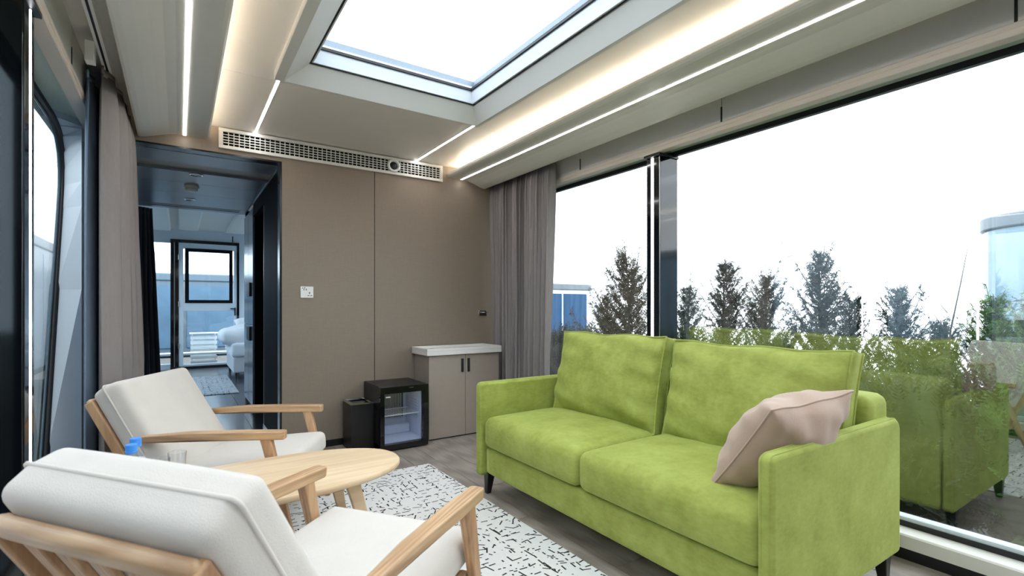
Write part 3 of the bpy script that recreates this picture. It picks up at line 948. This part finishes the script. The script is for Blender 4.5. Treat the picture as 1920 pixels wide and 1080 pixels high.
bx('liner_step', -FX + .045, FX - .045, FY1 - .15, FY1 - .05, .07, .15, 'fridge_liner', fr, bevel=.006)
bx('interior_lamp', -.06, .06, FY0 + .02, FY0 + .035, FH - .03, FH - .015, 'lamp_spot', fr)
ev = bx('evaporator_plate', -FX + .06, .125, FY1 - .075, FY1 - .068, .20, FH - .03, 'vent_dark', fr)
wv = bx('evaporator_rod', -.002, .002, FY1 - .082, FY1 - .076, .20, FH - .03, 'wire_white', fr)
for k in range(21):
    x = -FX + .066 + k * .0125
    if k == 0: wv.location.x = x
    else: share(wv, (x, 0, 0), fr)
sh = part('shelf', MB().box(-FX + .046, FX - .046, FY0 + .03, FY0 + .038, .278, .286).box(-FX + .046, FX - .046, FY1 - .10, FY1 - .09, .278, .286), 'wire_white', fr)
sw = bx('shelf_wire', -.0015, .0015, FY0 + .038, FY1 - .10, .280, .284, 'wire_white', sh)
for k in range(14):
    x = -FX + .06 + k * .0225
    if k == 0: sw.location.x = x
    else: share(sw, (x, 0, 0), sh)
for z in (.235, .26, .31, .335, .36, .385):
    bx('shelf_rib', FX - .055, FX - .045, FY0 + .05, FY1 - .10, z, z + .007, 'fridge_liner', fr)
dr = thing('tmp', '', '')
bpy.data.objects.remove(dr)
dr = bx('door', -FX + .0, FX + .006, FY0 - .042, FY0 - .003, .012, .055, 'black_gloss', fr)
for (x0, x1, z0, z1) in ((-FX, FX + .006, .478, FH + .008), (-FX, -FX + .035, .055, .478), (FX - .04, FX + .006, .055, .478)):
    bx('door_rail', x0, x1, FY0 - .042, FY0 - .003, z0, z1, 'black_gloss', dr)
bx('door_glass', -FX + .035, FX - .04, FY0 - .03, FY0 - .024, .055, .478, 'fridge_glass', dr)
bx('badge', -.02 + .06, .02 + .06, FY0 - .0435, FY0 - .042, .514, .520, 'steel', dr)
bx('badge', -FX + .05, -FX + .09, FY0 - .0315, FY0 - .0302, .445, .455, 'wire_white', dr)
for x in (-.17, .17):
    for y in (-.15, .19):
        part('foot', MB().lathe([(.015, 0), (.018, .012)], (x, y, 0), 10), 'rubber_black', fr)

bn = thing('waste_bin', 'slim black rectangular waste bin with steel rim beside the minibar', 'bin', (1.272, 4.255, 0))
mb = MB()
bw, bdp, bh = .092, .13, .40
for (x0, x1, y0, y1) in ((-bw, bw, -bdp, -bdp + .006), (-bw, bw, bdp - .006, bdp), (-bw, -bw + .006, -bdp + .006, bdp - .006), (bw - .006, bw, -bdp + .006, bdp - .006)):
    bx('side', x0, x1, y0, y1, 0, bh - .012, 'black_satin', bn)
bx('bottom', -bw + .006, bw - .006, -bdp + .006, bdp - .006, .01, .02, 'black_satin', bn)
bx('lid_recess', -bw + .02, bw - .02, -bdp + .02, bdp - .02, bh - .03, bh - .022, 'steel', bn)
for (x0, x1, y0, y1) in ((-bw - .003, bw + .003, -bdp - .003, -bdp + .018), (-bw - .003, bw + .003, bdp - .018, bdp + .003), (-bw - .003, -bw + .016, -bdp + .018, bdp - .018), (bw - .016, bw + .003, -bdp + .018, bdp - .018)):
    bx('rim', x0, x1, y0, y1, bh - .012, bh, 'chrome', bn)

# ============================================================ SOFA
SO = Vector((2.1, 1.82, 0))
sofa = thing('sofa', 'lime green velvet two-seat sofa with black tapered legs', 'sofa', SO)
def T(x, y, z): return Matrix.Translation((x - SO.x, y - SO.y, z - SO.z))
AX0, AX1 = 1.585, 2.63
def sofa_arm(y0, y1):
    """thin upright arm panel, rounded corners, seen from the side as a rounded rectangle"""
    z0, z1 = .125, .715
    r = .055
    rim = arc(AX0 + .025, z0 + .025, .025, 270, 180, 5) + arc(AX0 + .03, z1 - .03, .03, 180, 90, 8) + arc(AX1 - r, z1 - r, r, 90, 0, 8) + arc(AX1 - .025, z0 + .025, .025, 0, -90, 5)
    a = part('arm', MB().prism([(x - SO.x, z) for x, z in rim], 'y', y0 - SO.y, y1 - SO.y), 'green_velvet', sofa, bevel=.018, bseg=4)
    for y in (y0 + .004, y1 - .004):
        yy = y + (.010 if y < (y0 + y1) / 2 else -.010)
        part('piping', MB().tube([(x - SO.x - (x - 2.1) * .003, yy - SO.y, z - (z - .42) * .006) for x, z in rim], .0045, 6, closed=True), 'green_velvet', a, smooth=True)
sofa_arm(.86, .915)
sofa_arm(2.73, 2.78)
YI0, YI1 = .917, 2.728
soft('base', rbox(.98, YI1 - YI0, .165, .018, n=(10, 16, 6)), 'green_velvet', sofa, T(2.115, 1.82, .222))
YM = 1.838
for (y0, y1) in ((YI0, YM - .003), (YM + .003, YI1)):
    w_ = y1 - y0
    cu = soft('seat_cushion', rbox(.86, w_, .195, .05, n=(26, 24, 12), crown=.035, crown_front=.018), 'green_velvet', sofa, T(1.605 + .43, (y0 + y1) / 2, .305 + .0975))
    pts = [(1.605 + .035 - SO.x, y - SO.y, z) for y, z in arc(y0 + .035, .31 + .03, .03, 270, 180, 4) + arc(y0 + .035, .495 - .03, .03, 180, 90, 4) + arc(y1 - .035, .495 - .03, .03, 90, 0, 4) + arc(y1 - .035, .31 + .03, .03, 0, -90, 4)]
soft('backrest', rbox(.22, YI1 - YI0 + .02, .52, .05, n=(12, 24, 14)), 'green_velvet', sofa, T(2.535, 1.82, .555))
bkp = soft('back_panel', rbox(.03, YI1 - YI0, .34, .012, n=(4, 10, 8)), 'green_velvet', sofa, T(2.635, 1.82, .30))
for (x, y, dx, dy) in ((1.665, .898, -.006, -.004), (1.665, 2.742, -.006, .004), (2.53, .898, .006, -.004), (2.53, 2.742, .006, .004), (1.70, 1.82, 0, 0)):
    mb = MB()
    vs = []
    for (z, hw, k) in ((.14, .028, 0), (.0, .015, 1)):
        for sx, sy in ((-1, -1), (1, -1), (1, 1), (-1, 1)):
            vs.append((x + dx * k * 1.5 + sx * hw - SO.x, y + dy * k * 1.5 + sy * hw - SO.y, z))
    if abs(y - 1.82) < .01: continue
    mb.add(vs, [(0, 1, 2, 3), (7, 6, 5, 4), (0, 4, 5, 1), (1, 5, 6, 2), (2, 6, 7, 3), (3, 7, 4, 0)])
    part('leg', mb, 'black_satin', sofa, bevel=.003)
# loose back cushions
def back_cushion(y0, y1, label, seed, tiltz=0, dx=0, top=1.01):
    w_ = y1 - y0
    mb, loops = pillow(w_, .55, .28, .085, pinch=.03, n=38, sag=.22, seed=seed, wrinkle=.010, pw=.6, ex=3)
    c = Vector((2.285 + dx, (y0 + y1) / 2, top - .258))
    M = frame_matrix((0, 0, 0), (0, -1, 0), (.20, 0, .98)) 
    M = Matrix.Rotation(tiltz, 4, 'Z') @ M
    t = thing('back_cushion', label, 'cushion', c, group='green sofa back cushions')
    o = soft('cover', mb, 'green_velvet', t, M)
    for lp in loops:
        part('piping', MB().tube([M @ Vector(p) for p in lp], .006, 6, closed=True), 'green_velvet', t, smooth=True)
    return t
back_cushion(1.85, 2.69, 'green velvet back cushion at far end of the sofa near the curtain', 2, R(3), dx=-.025)
back_cushion(.915, 1.815, 'green velvet back cushion behind the taupe pillow on the sofa', 4, R(-1), dx=.015, top=.992)
# taupe throw pillow leaning on the near arm
C1 = Vector((1.675, 1.175, .515)); C2 = Vector((1.764, .925, .83)); C3 = Vector((2.205, .872, .855))
e1, e2 = C2 - C1, C3 - C2
pc = (C1 + C3) / 2
tp = thing('throw_pillow', 'taupe throw pillow leaning on the near arm of the sofa', 'pillow', pc)
mb, loops = pillow(e2.length * 1.07, e1.length * 1.09, .26, .006, pinch=.06, n=38, seed=8, wrinkle=.008, pw=.5, ex=2.2)
M = frame_matrix((0, 0, 0), e2, e1)
soft('cover', mb, 'pillow_taupe', tp, M)
part('seam', MB().tube([M @ Vector(p) for p in loops[0]], .004, 6, closed=True), 'pillow_taupe', tp, smooth=True)

# ============================================================ ARMCHAIRS
def armchair(label, loc, rz, shift, puff, px=-.54, rail=.0, t_=.15, hw=.295):
    ch = thing('armchair', label, 'armchair', loc, rz, 'oak framed cream armchairs')
    up = Vector((-.485, 0, .875)); nf = Vector((.875, 0, .485)); P0 = Vector((px, 0, .740))
    def bar(name, a, b, w0, t0, w1=None, t1=None, side=Vector((0, 1, 0)), bev=.006, mat='oak', mid=None):
        """board from a to b; w along side, t across"""
        a, b = Vector(a), Vector(b)
        w1 = w1 or w0; t1 = t1 or t0
        d = (b - a).normalized(); nn = d.cross(side).normalized()
        st = [(a, w0, t0)] + ([((a + b) / 2, mid[0], mid[1])] if mid else []) + [(b, w1, t1)]
        vs = []
        for p, w_, t_ in st:
            for sx, sy in ((-1, -1), (1, -1), (1, 1), (-1, 1)):
                vs.append(p + side * (w_ / 2 * sx) + nn * (t_ / 2 * sy))
        fs = [(0, 1, 2, 3), tuple(len(vs) - 1 - i for i in range(4))]
        for k in range(len(st) - 1):
            o = k * 4
            fs += [(o + i, o + (i + 1) % 4, o + (i + 1) % 4 + 4, o + i + 4) for i in range(4)]
        return part(name, MB().add(vs, fs), mat, ch, bevel=bev, bseg=3)
    for s in (-1, 1):
        # shaped armrest: plan outline widest near the front
        y = .33 * s
        pl = [(.40, -.022), (.40, .022), (.385, .028), (.20, .030), (-.05, .026), (-.28, .018), (-.30, .0), (-.28, -.018), (-.05, -.026), (.20, -.030), (.385, -.028)]
        mb = MB()
        n_ = len(pl)
        zt = lambda x: .572 + .006 * math.cos((x - .05) * 4) - (.012 if x < -.2 else 0)
        th = lambda x: .032 + .012 * max(0, min(1, (x + .3) / .5)) * (1 if x < .3 else .8)
        vs = [(x, y + dy, zt(x)) for x, dy in pl] + [(x, y + dy * .85, zt(x) - th(x)) for x, dy in pl]
        mb.add(vs, [tuple(range(n_)), tuple(range(2 * n_ - 1, n_ - 1, -1))] + [(i, i + n_, (i + 1) % n_ + n_, (i + 1) % n_) for i in range(n_)])
        part('armrest', mb, 'oak', ch, bevel=.006, bseg=3)
        # front leg, splayed forward, tapering down
        bar('front_leg', (.305, y, .548), (.435, y, 0), .042, .052, .026, .030, mat='oak_upright')
        # raked back post
        a = P0 + up * (rail + .012) + Vector((0, hw * s, 0)); b = P0 + up * -.52 + Vector((0, hw * s, 0))
        bar('back_post', a, b, .026, .045, .030, .05, mat='oak_upright')
        bar('rear_leg', (-.235, y * .93, .40), (-.42, y * .95, 0), .036, .05, .026, .03, mat='oak_upright')
        bar('side_rail', (.37, .295 * s, .265), (-.32, .295 * s, .215), .028, .06)
        bar('arm_peg', (-.285, .312 * s, .548), (-.285, .285 * s, .548), .02, .02, side=Vector((0, 0, 1)), bev=.002)
    bar('front_rail', (.355, -.29, .262), (.355, .29, .262), .06, .028, side=Vector((0, 0, 1)), mat='oak_cross')
    bar('rear_rail', (-.26, -.29, .235), (-.26, .29, .235), .05, .028, side=Vector((0, 0, 1)))
    a = P0 + up * rail
    bar('top_rail', a + Vector((0, -hw - .008, 0)), a + Vector((0, hw + .008, 0)), .050, .034, side=up, bev=.014, mat='oak_cross')
    a = P0 - up * .46
    bar('lower_rail', a + Vector((0, -.29, 0)), a + Vector((0, .29, 0)), .045, .028, side=up, mat='oak_cross')
    for k in range(5):
        yy = -.20 + k * .10
        bar('back_slat', P0 + up * (rail - .01) + Vector((0, yy, 0)), P0 - up * .45 + Vector((0, yy, 0)), .052, .016, .040, .016, mid=(.034, .016), bev=.004, mat='oak_upright')
    for k in range(4):
        xx = -.18 + k * .15
        bar('seat_slat', (xx, -.285, .262 + xx * .06), (xx, .285, .262 + xx * .06), .05, .014, side=Vector((1, 0, .07)).normalized(), bev=.003)
    # seat cushion
    mb = rbox(.66, .60, .115, .035, n=(24, 22, 8), crown=.022)
    sc = soft('seat_cushion', mb, 'cushion_cream', ch, Matrix.Translation((.105, 0, .337)) @ Matrix.Rotation(R(-4.5), 4, 'Y'))
    # back cushion: boxed, piping round the middle of the border
    L, w_ = .54, (.575 if puff else .60)
    mb = rbox(L, w_, t_, .028, n=(26, 26, 12), crown=.028)
    def ridge(x, y, z):
        k = max(0, 1 - abs(z) / (t_ / 2)) * .010
        fx = max(0, (abs(x) / (L / 2) - .8) / .2); fy = max(0, (abs(y) / (w_ / 2) - .8) / .2)
        return (x + math.copysign(k * min(1, fx), x), y + math.copysign(k * min(1, fy), y), z)
    mb.v = [ridge(*p) for p in mb.v]
    mb.v = [(x, y * (1 + .015 * math.cos(4 * x)), z + (.03 * max(0, -x / L) if z > 0 else 0)) for x, y, z in mb.v]
    cen = P0 + up * (.01 + shift - L / 2) + nf * (.022 + t_ / 2)
    M = frame_matrix(cen, up, (0, -1, 0))
    if M.to_3x3() @ Vector((0, 0, 1)) @ nf < 0:
        M = frame_matrix(cen, up, (0, 1, 0))
    bc = soft('back_cushion', mb, 'cushion_cream', ch, M)
    r = .018
    hx, hy = L / 2 + .008, w_ / 2 + .012
    lp = arc(hx - r, hy - r, r, 0, 90, 6) + arc(-hx + r, hy - r, r, 90, 180, 6) + arc(-hx + r, -hy + r, r, 180, 270, 6) + arc(hx - r, -hy + r, r, 270, 360, 6)
    part('piping', MB().tube([M @ Vector((x, y, .0)) for x, y in lp], .0055, 6, closed=True), 'cushion_cream', bc, smooth=True)
    return ch
armchair('cream cushioned oak armchair on far side of the coffee table', (.247, 3.168, .009), math.atan2(-.471, .882), 0.0, 0, rail=-.03, t_=.15)
armchair('cream cushioned oak armchair nearest the camera seen from behind', (.340, 1.518, .009), math.atan2(.592, .806), .070, 1, px=-.578, rail=.018, t_=.145, hw=.268)

# ============================================================ COFFEE TABLE and rug
tag(bx('area_rug', -.30, 1.58, -.2, 3.49, .001, .009, 'rug_print', bevel=.003), 'white rug with black dash pattern under the chairs', 'rug')
TC = Vector((.335, 2.39, .009)); ta, tb, trot = .575, .305, R(2)
tbl = thing('coffee_table', 'oval pale oak coffee table between the two armchairs', 'table', TC, trot)
TZ = .452
mb = MB()
ns = 72
prof = [(-.045, .0), (-.012, .0), (-.003, .004), (0, .010), (0, .022), (-.003, .027), (-.010, .028)]
vs = []
for (o_, h_) in prof:
    for k in range(ns):
        an = 2 * math.pi * k / ns
        ex = 2 / 2.25
        cx_, sx_ = math.cos(an), math.sin(an)
        vs.append(((ta + o_) * math.copysign(abs(cx_) ** ex, cx_), (tb + o_) * math.copysign(abs(sx_) ** ex, sx_), TZ - .028 + h_))
fs = [tuple(range(ns - 1, -1, -1)), tuple((len(prof) - 1) * ns + k for k in range(ns))]
for i in range(len(prof) - 1):
    fs += [(i * ns + k, i * ns + (k + 1) % ns, (i + 1) * ns + (k + 1) % ns, (i + 1) * ns + k) for k in range(ns)]
o = part('table_top', mb.add(vs, fs), 'oak_pale', tbl, smooth=True)
o.data.set_sharp_from_angle(angle=R(50))
for (sx, sy) in ((-1, -1), (1, -1), (1, 1), (-1, 1)):
    vs = []
    for (z, x, y, hw, hd) in ((TZ - .028, .30, .15, .032, .020), (TZ - .13, .325, .168, .028, .018), (0, .40, .21, .014, .013)):
        for a, b in ((-1, -1), (1, -1), (1, 1), (-1, 1)):
            vs.append((sx * x + a * hw, sy * y + b * hd, z))
    fs = [(0, 1, 2, 3), (11, 10, 9, 8)]
    for k in (0, 4):
        fs += [(k + i, k + (i + 1) % 4, k + (i + 1) % 4 + 4, k + i + 4) for i in range(4)]
    part('leg', MB().add(vs, fs), 'oak_pale', tbl, bevel=.004)
for s in (-1, 1):
    bx('apron', -.27, .27, s * .15 - .011, s * .15 + .011, TZ - .075, TZ - .028, 'oak', tbl, bevel=.003)
    bx('apron', s * .30 - .011, s * .30 + .011, -.13, .13, TZ - .075, TZ - .028, 'oak', tbl, bevel=.003)
ztop = TC.z + TZ
def bottle(x, y, label):
    t = thing('water_bottle', label, 'bottle', (x, y, ztop), group='water bottles on the coffee table')
    part('bottle_body', MB().lathe([(.026, .0), (.031, .006), (.031, .03), (.029, .034), (.031, .038), (.031, .06), (.029, .064), (.031, .068), (.031, .12), (.029, .14), (.024, .162), (.0155, .176), (.0150, .186)], seg=24), 'clear_glass', t, smooth=True)
    part('label_band', MB().lathe([(.0314, .075), (.0316, .078), (.0316, .125), (.0306, .132)], seg=24), 'label_blue', t, smooth=True)
    part('neck_ring', MB().lathe([(.0185, .180), (.0195, .182), (.0195, .188), (.0185, .189)], seg=20), 'cap_blue', t)
    part('cap', MB().lathe([(.0190, .1895), (.0195, .192), (.0195, .211), (.0180, .214)], seg=24), 'cap_blue', t)
bottle(-.150, 2.385, 'clear water bottle with blue cap nearer the camera on coffee table')
bottle(-.143, 2.49, 'clear water bottle with blue cap farther back on coffee table')
def tumbler(x, y, label):
    t = thing('drinking_glass', label, 'glass', (x, y, ztop), group='drinking glasses on the coffee table')
    part('glass_wall', MB().lathe([(.027, .0), (.0285, .004), (.034, .125), (.0335, .126), (.0325, .125), (.027, .014), (.0, .012)], seg=28), 'clear_glass', t, smooth=True)
    part('glass_base', MB().lathe([(.0255, .0008), (.0262, .010)], seg=28), 'clear_glass', t, smooth=True)
tumbler(-.062, 2.46, 'clear tumbler beside the water bottles on coffee table')
tumbler(-.005, 2.53, 'clear tumbler farther from the bottles on coffee table')

# ============================================================ OUTSIDE
gz = -.42
tag(part('lawn', MB().prism([(-40, gz), (8.6, gz), (12, gz - 1.0), (45, gz - 9), (45, gz - 9.5), (-40, gz - 1.5)], 'y', -40, 60), 'lawn'), 'grass ground outside the cabin', 'ground', kind='structure')
tag(bx('pavement', 3.1, 5.0, -8, 12, gz, gz + .02, 'asphalt'), 'dark paved strip beside the right glazing', 'pavement', kind='structure')
dk = struct('terrace', 'wooden terrace outside the far glass door', 'terrace')
db = bx('deck_board', -2.2, 3.2, 0, .136, -.10, -.06, 'deck_wood', dk)
for k in range(22):
    if k == 0: db.location.y = 11.7
    else: share(db, (0, 11.7 + k * .14, 0), dk)

def cabin(name, label, x0, x1, y0, y1, z0, z1, wallm, glassm, r=.35, bands=True):
    """capsule cabin: rounded plan body, roof band, plinth and glazing panels"""
    t = thing(name, label, 'cabin', ((x0 + x1) / 2, (y0 + y1) / 2, z0))
    hx, hy, h = (x1 - x0) / 2, (y1 - y0) / 2, z1 - z0
    def plan(o_, rr):
        a, b = hx + o_, hy + o_
        return arc(a - rr, b - rr, rr, 0, 90, 8) + arc(-a + rr, b - rr, rr, 90, 180, 8) + arc(-a + rr, -b + rr, rr, 180, 270, 8) + arc(a - rr, -b + rr, rr, 270, 360, 8)
    part('wall', MB().prism(plan(0, r), 'z', .30, h - .22), wallm, t)
    part('roof', MB().prism(plan(.04, r + .02), 'z', h - .22, h), 'cabin_grey', t, bevel=.03)
    part('plinth', MB().prism(plan(-.15, r), 'z', -2.6 if x0 > 8 else 0, .30), 'asphalt', t)
    n = max(2, int(2 * hx / 1.4)); w_ = (2 * hx - 2 * r) / n
    for k in range(n):
        for s in (-1, 1):
            f = bx('window', -hx + r + k * w_ + .05, -hx + r + (k + 1) * w_ - .05, min(s * (hy - .02), s * (hy + .03)), max(s * (hy - .02), s * (hy + .03)), .45, h - .35, glassm, t)
    n = max(2, int(2 * hy / 1.4)); w_ = (2 * hy - 2 * r) / n
    for k in range(n):
        for s in (-1, 1):
            bx('window', min(s * (hx - .02), s * (hx + .03)), max(s * (hx - .02), s * (hx + .03)), -hy + r + k * w_ + .05, -hy + r + (k + 1) * w_ - .05, .45, h - .35, glassm, t)
    return t
cabin('glass_cabin', 'pale glass cabin with grey roof beyond the right edge shrubs', 10.3, 13.4, -7, 2.5, gz, 2.62, 'cabin_pale_glass', 'cabin_pale_glass', r=.9)
cabin('blue_cabin', 'white cabin with bright blue glazing beyond the trees by the curtain', 9.6, 12.6, 13.4, 20, gz, 2.0, 'cabin_white', 'cabin_blue')
cabin('grey_cabin', 'blue grey cabin seen through the far glass door', -3.2, 6.5, 17.0, 20.0, gz, 2.15, 'cabin_grey', 'cabin_slate')
cabin('white_cabin', 'pale neighbouring cabin outside the left window', -6.0, -2.5, -7, 16.6, gz, 2.7, 'cabin_shade', 'cabin_shade')
t = thing('slatted_crate', 'white slatted wooden crate on the far terrace', 'crate', (.45, 12.6, -.06))
for k in range(6):
    for yy in (-.17, .15):
        bx('slat', -.24, .24, yy, yy + .02, .04 + k * .105, .04 + k * .105 + .07, 'bench_white', t)
for (x, y) in ((-.22, -.15), (.20, -.15), (-.22, .13), (.20, .13)):
    bx('corner_post', x, x + .02, y, y + .02, 0, .68, 'bench_white', t)
bx('lid', -.26, .26, -.19, .19, .68, .70, 'bench_white', t)
t = thing('terrace_bench', 'long low pale bench across the far terrace', 'bench', (.5, 12.15, -.06))
bx('seat', -1.2, 1.1, -.16, .16, .28, .32, 'bench_white', t)
for x in (-1.1, 1.0):
    bx('leg', x, x + .06, -.14, .14, 0, .28, 'bench_white', t)

def thuja(u, vtop, dist, wid, label, seed, mat='thuja_dark', dens=1.0):
    """lacy conifer: trunk, rising boughs and flat sprays; placed at a real distance in the garden"""
    rnd = random.Random(seed)
    th = math.atan2(625, 932); s_, c_ = math.sin(th), math.cos(th)
    a = (u - 960) / 932
    x, y = (c_ * a + s_) * dist, (-s_ * a + c_) * dist
    ztop = 1.2 + (575 - vtop) / 932 * dist
    h = ztop - gz
    rad = wid / 932 * dist / 2
    t = thing('conifer', label, 'tree', (x, y, gz), rnd.uniform(0, 6), 'garden conifers')
    tp = []
    lx, ly = rnd.uniform(-.05, .05), rnd.uniform(-.05, .05)
    for k in range(9):
        q = k / 8
        tp.append((lx * q * h + .03 * math.sin(5 * q + seed), ly * q * h, q * h * .97))
    part('trunk', MB().tube(tp, [.035 * (1 - q / 8) + .004 for q in range(9)], 7), 'bark', t, smooth=True)
    mb = MB(); wood_ = MB()
    nb_ = int(170 * dens)
    for b in range(nb_):
        q = (b + rnd.random()) / nb_
        z0 = h * (.04 + .94 * q)
        az = rnd.uniform(0, 2 * math.pi)
        reach = rad * (1 - q) ** .7 * rnd.uniform(.35, 1.1) + .05
        if rnd.random() < .12: reach *= 1.35
        dirv = Vector((math.cos(az), math.sin(az), 0))
        rise = rnd.uniform(.7, 1.7)
        if q > .55 and rnd.random() < .12: rise *= 2.0
        p0 = Vector((lx * q * h, ly * q * h, z0))
        pts = []
        for k in range(5):
            r_ = k / 4
            pts.append(p0 + dirv * reach * r_ + Vector((0, 0, 1)) * reach * rise * r_ ** 1.4)
        wood_.tube(pts, [.007, .006, .005, .004, .002], 4)
        sidev = dirv.cross(Vector((0, 0, 1)))
        ntw = max(10, int(reach * 85))
        for k in range(ntw):
            r_ = rnd.uniform(.12, 1.0)
            i = min(3, int(r_ * 4)); f = r_ * 4 - i
            p = pts[i].lerp(pts[i + 1], f)
            sd = rnd.choice((-1, 1))
            tw = (sidev * sd * rnd.uniform(.1, 1) + dirv * rnd.uniform(-.1, .9) + Vector((rnd.uniform(-.3, .3), rnd.uniform(-.3, .3), rnd.uniform(-.5, 1.2)))).normalized()
            ln = rnd.uniform(.05, .12)
            nrm = tw.cross(Vector((rnd.uniform(-1, 1), rnd.uniform(-1, 1), 1))).normalized()
            # spray: tapered central strip with side scales
            for m_ in range(5):
                c0 = p + tw * ln * (m_ / 5)
                for sg in (-1, 1):
                    l2 = ln * .42 * (1 - m_ / 6) * rnd.uniform(.7, 1.2)
                    d2 = (tw * .8 + nrm * sg).normalized()
                    wd = tw.cross(nrm) * .3 + tw * .7
                    wv_ = wd.normalized() * .0075
                    mb.add([c0, c0 + d2 * l2 * .55 + wv_, c0 + d2 * l2, c0 + d2 * l2 * .5 - wv_], [(0, 1, 2, 3)])
    part('boughs', wood_, 'bark', t)
    me = bpy.data.meshes.new('foliage'); me.from_pydata(mb.v, [], mb.f)
    link('foliage', me, mat, t)
    return t
trees = [
    (1185, 478, 6.6, 190, 'tall dark conifer outside the narrow pane beside the black post', 1, 'thuja_dark', 1.25),
    (1130, 560, 9.5, 110, 'shorter conifer between the blue cabin and the tall conifer', 2, 'thuja_dark', .8),
    (1290, 540, 8.6, 120, 'conifer just right of the black post', 3, 'thuja_dark', .9),
    (1350, 497, 6.4, 150, 'dark conifer behind the seam between both sofa cushions', 4, 'thuja_dark', 1.0),
    (1430, 520, 8.4, 160, 'dense conifer in the middle of the large pane', 5, 'thuja_dark', 1.1),
    (1530, 476, 6.2, 170, 'tallest lacy conifer in the large right pane', 6, 'thuja_dark', 1.15),
    (1590, 560, 7.6, 110, 'small conifer beside the tallest one in large pane', 7, 'thuja_dark', .8),
    (1690, 545, 5.8, 150, 'bushy conifer behind right end of the sofa', 8, 'thuja_dark', 1.0),
    (1770, 612, 6.7, 120, 'low conifer beside the bare sapling', 9, 'thuja_dark', .8),
    (1860, 565, 6.4, 170, 'green conifer in front of the glass cabin', 10, 'thuja_green', 1.1),
    (1935, 560, 5.2, 150, 'green conifer at the far right picture edge', 11, 'thuja_green', 1.0),
]
for tr_ in trees: thuja(*tr_)
# bare sapling
sp = thing('bare_sapling', 'thin leafless sapling rising above the low conifers', 'tree', (7.05, 1.88, gz))
part('stem', MB().tube([(0, 0, 0), (.0, .0, .9), (.02, -.02, 1.35), (.06, -.10, 1.9), (.09, -.16, 2.35)], [.014, .012, .009, .006, .002], 6), 'bark', sp, smooth=True)
for (z, dx_, dy_, l_) in ((1.35, -.10, .14, .30), (1.20, .08, -.12, .22), (1.55, .02, .10, .18), (1.05, -.05, .12, .25)):
    part('twig', MB().tube([(.0, 0, z), (dx_ * .5, dy_ * .5, z + l_ * .4), (dx_, dy_, z + l_)], [.006, .004, .0015], 5), 'bark', sp)

def shrub(x, y, r, h, label, seed, mat='thuja_dark'):
    """low dense evergreen bush, added to block sky: lumpy inner mass with flat sprays"""
    rnd = random.Random(seed)
    t = thing('added_screen_shrub', label, 'shrub', (x, y, gz), rnd.uniform(0, 6), 'added screening shrubs under the conifers')
    mb = MB(); ph = [rnd.uniform(0, 6) for _ in range(4)]
    def surf(th, fi):
        k = 1 + .10 * math.sin(3 * th + ph[0]) * math.sin(4 * fi + ph[1]) + .07 * math.sin(7 * th + ph[2]) * math.sin(6 * fi + ph[3])
        return Vector((r * k * math.sin(fi) * math.cos(th), r * k * math.sin(fi) * math.sin(th), h * .5 + h * .5 * k * math.cos(fi)))
    na, nf_ = 16, 10
    vs = [surf(2 * math.pi * i / na, math.pi * (j + .02) / (nf_ + .04)) * .9 for j in range(nf_ + 1) for i in range(na)]
    fs = [(j * na + i, j * na + (i + 1) % na, (j + 1) * na + (i + 1) % na, (j + 1) * na + i) for j in range(nf_) for i in range(na)]
    part('sky_block_mass', MB().add(vs, fs), mat, t, smooth=True)  # opaque dark core added to stop sky showing through the sprays
    for k in range(420):
        th, fi = rnd.uniform(0, 6.283), math.acos(rnd.uniform(-.6, 1))
        p = surf(th, fi) * .92
        tw = (p - Vector((0, 0, h * .35))).normalized() + Vector((rnd.uniform(-.5, .5), rnd.uniform(-.5, .5), rnd.uniform(.1, .8)))
        tw.normalize()
        ln = rnd.uniform(.08, .2)
        nrm = tw.cross(Vector((rnd.uniform(-1, 1), rnd.uniform(-1, 1), .4))).normalized()
        for m_ in range(5):
            c0 = p + tw * ln * (m_ / 5)
            for sg in (-1, 1):
                l2 = ln * .45 * (1 - m_ / 6)
                d2 = (tw * .8 + nrm * sg).normalized()
                wv_ = (tw.cross(nrm) * .3 + tw * .7).normalized() * .012
                mb.add([c0, c0 + d2 * l2 * .55 + wv_, c0 + d2 * l2, c0 + d2 * l2 * .5 - wv_], [(0, 1, 2, 3)])
    me = bpy.data.meshes.new('foliage'); me.from_pydata(mb.v, [], mb.f)
    link('foliage', me, mat, t)
places = ['beyond the right picture edge', 'left of the right picture edge', 'in front of the bare sapling', 'behind the throw pillow end of the sofa', 'behind the near back cushion', 'below the tallest lacy conifer',
          'in the middle of the row', 'right of the black post', 'just left of the black post', 'below the tall conifer of the narrow pane', 'in front of the blue cabin']
for k in range(11):  # row added to darken the view behind the pane's reflections
    shrub(4.30 + .08 * math.sin(k * 2.1), .15 + k * .56, .38, 1.30 + .08 * math.sin(k * 1.7), 'added low dark evergreen screening shrub ' + places[k], 40 + k, 'thuja_green' if k < 2 else 'thuja_dark')
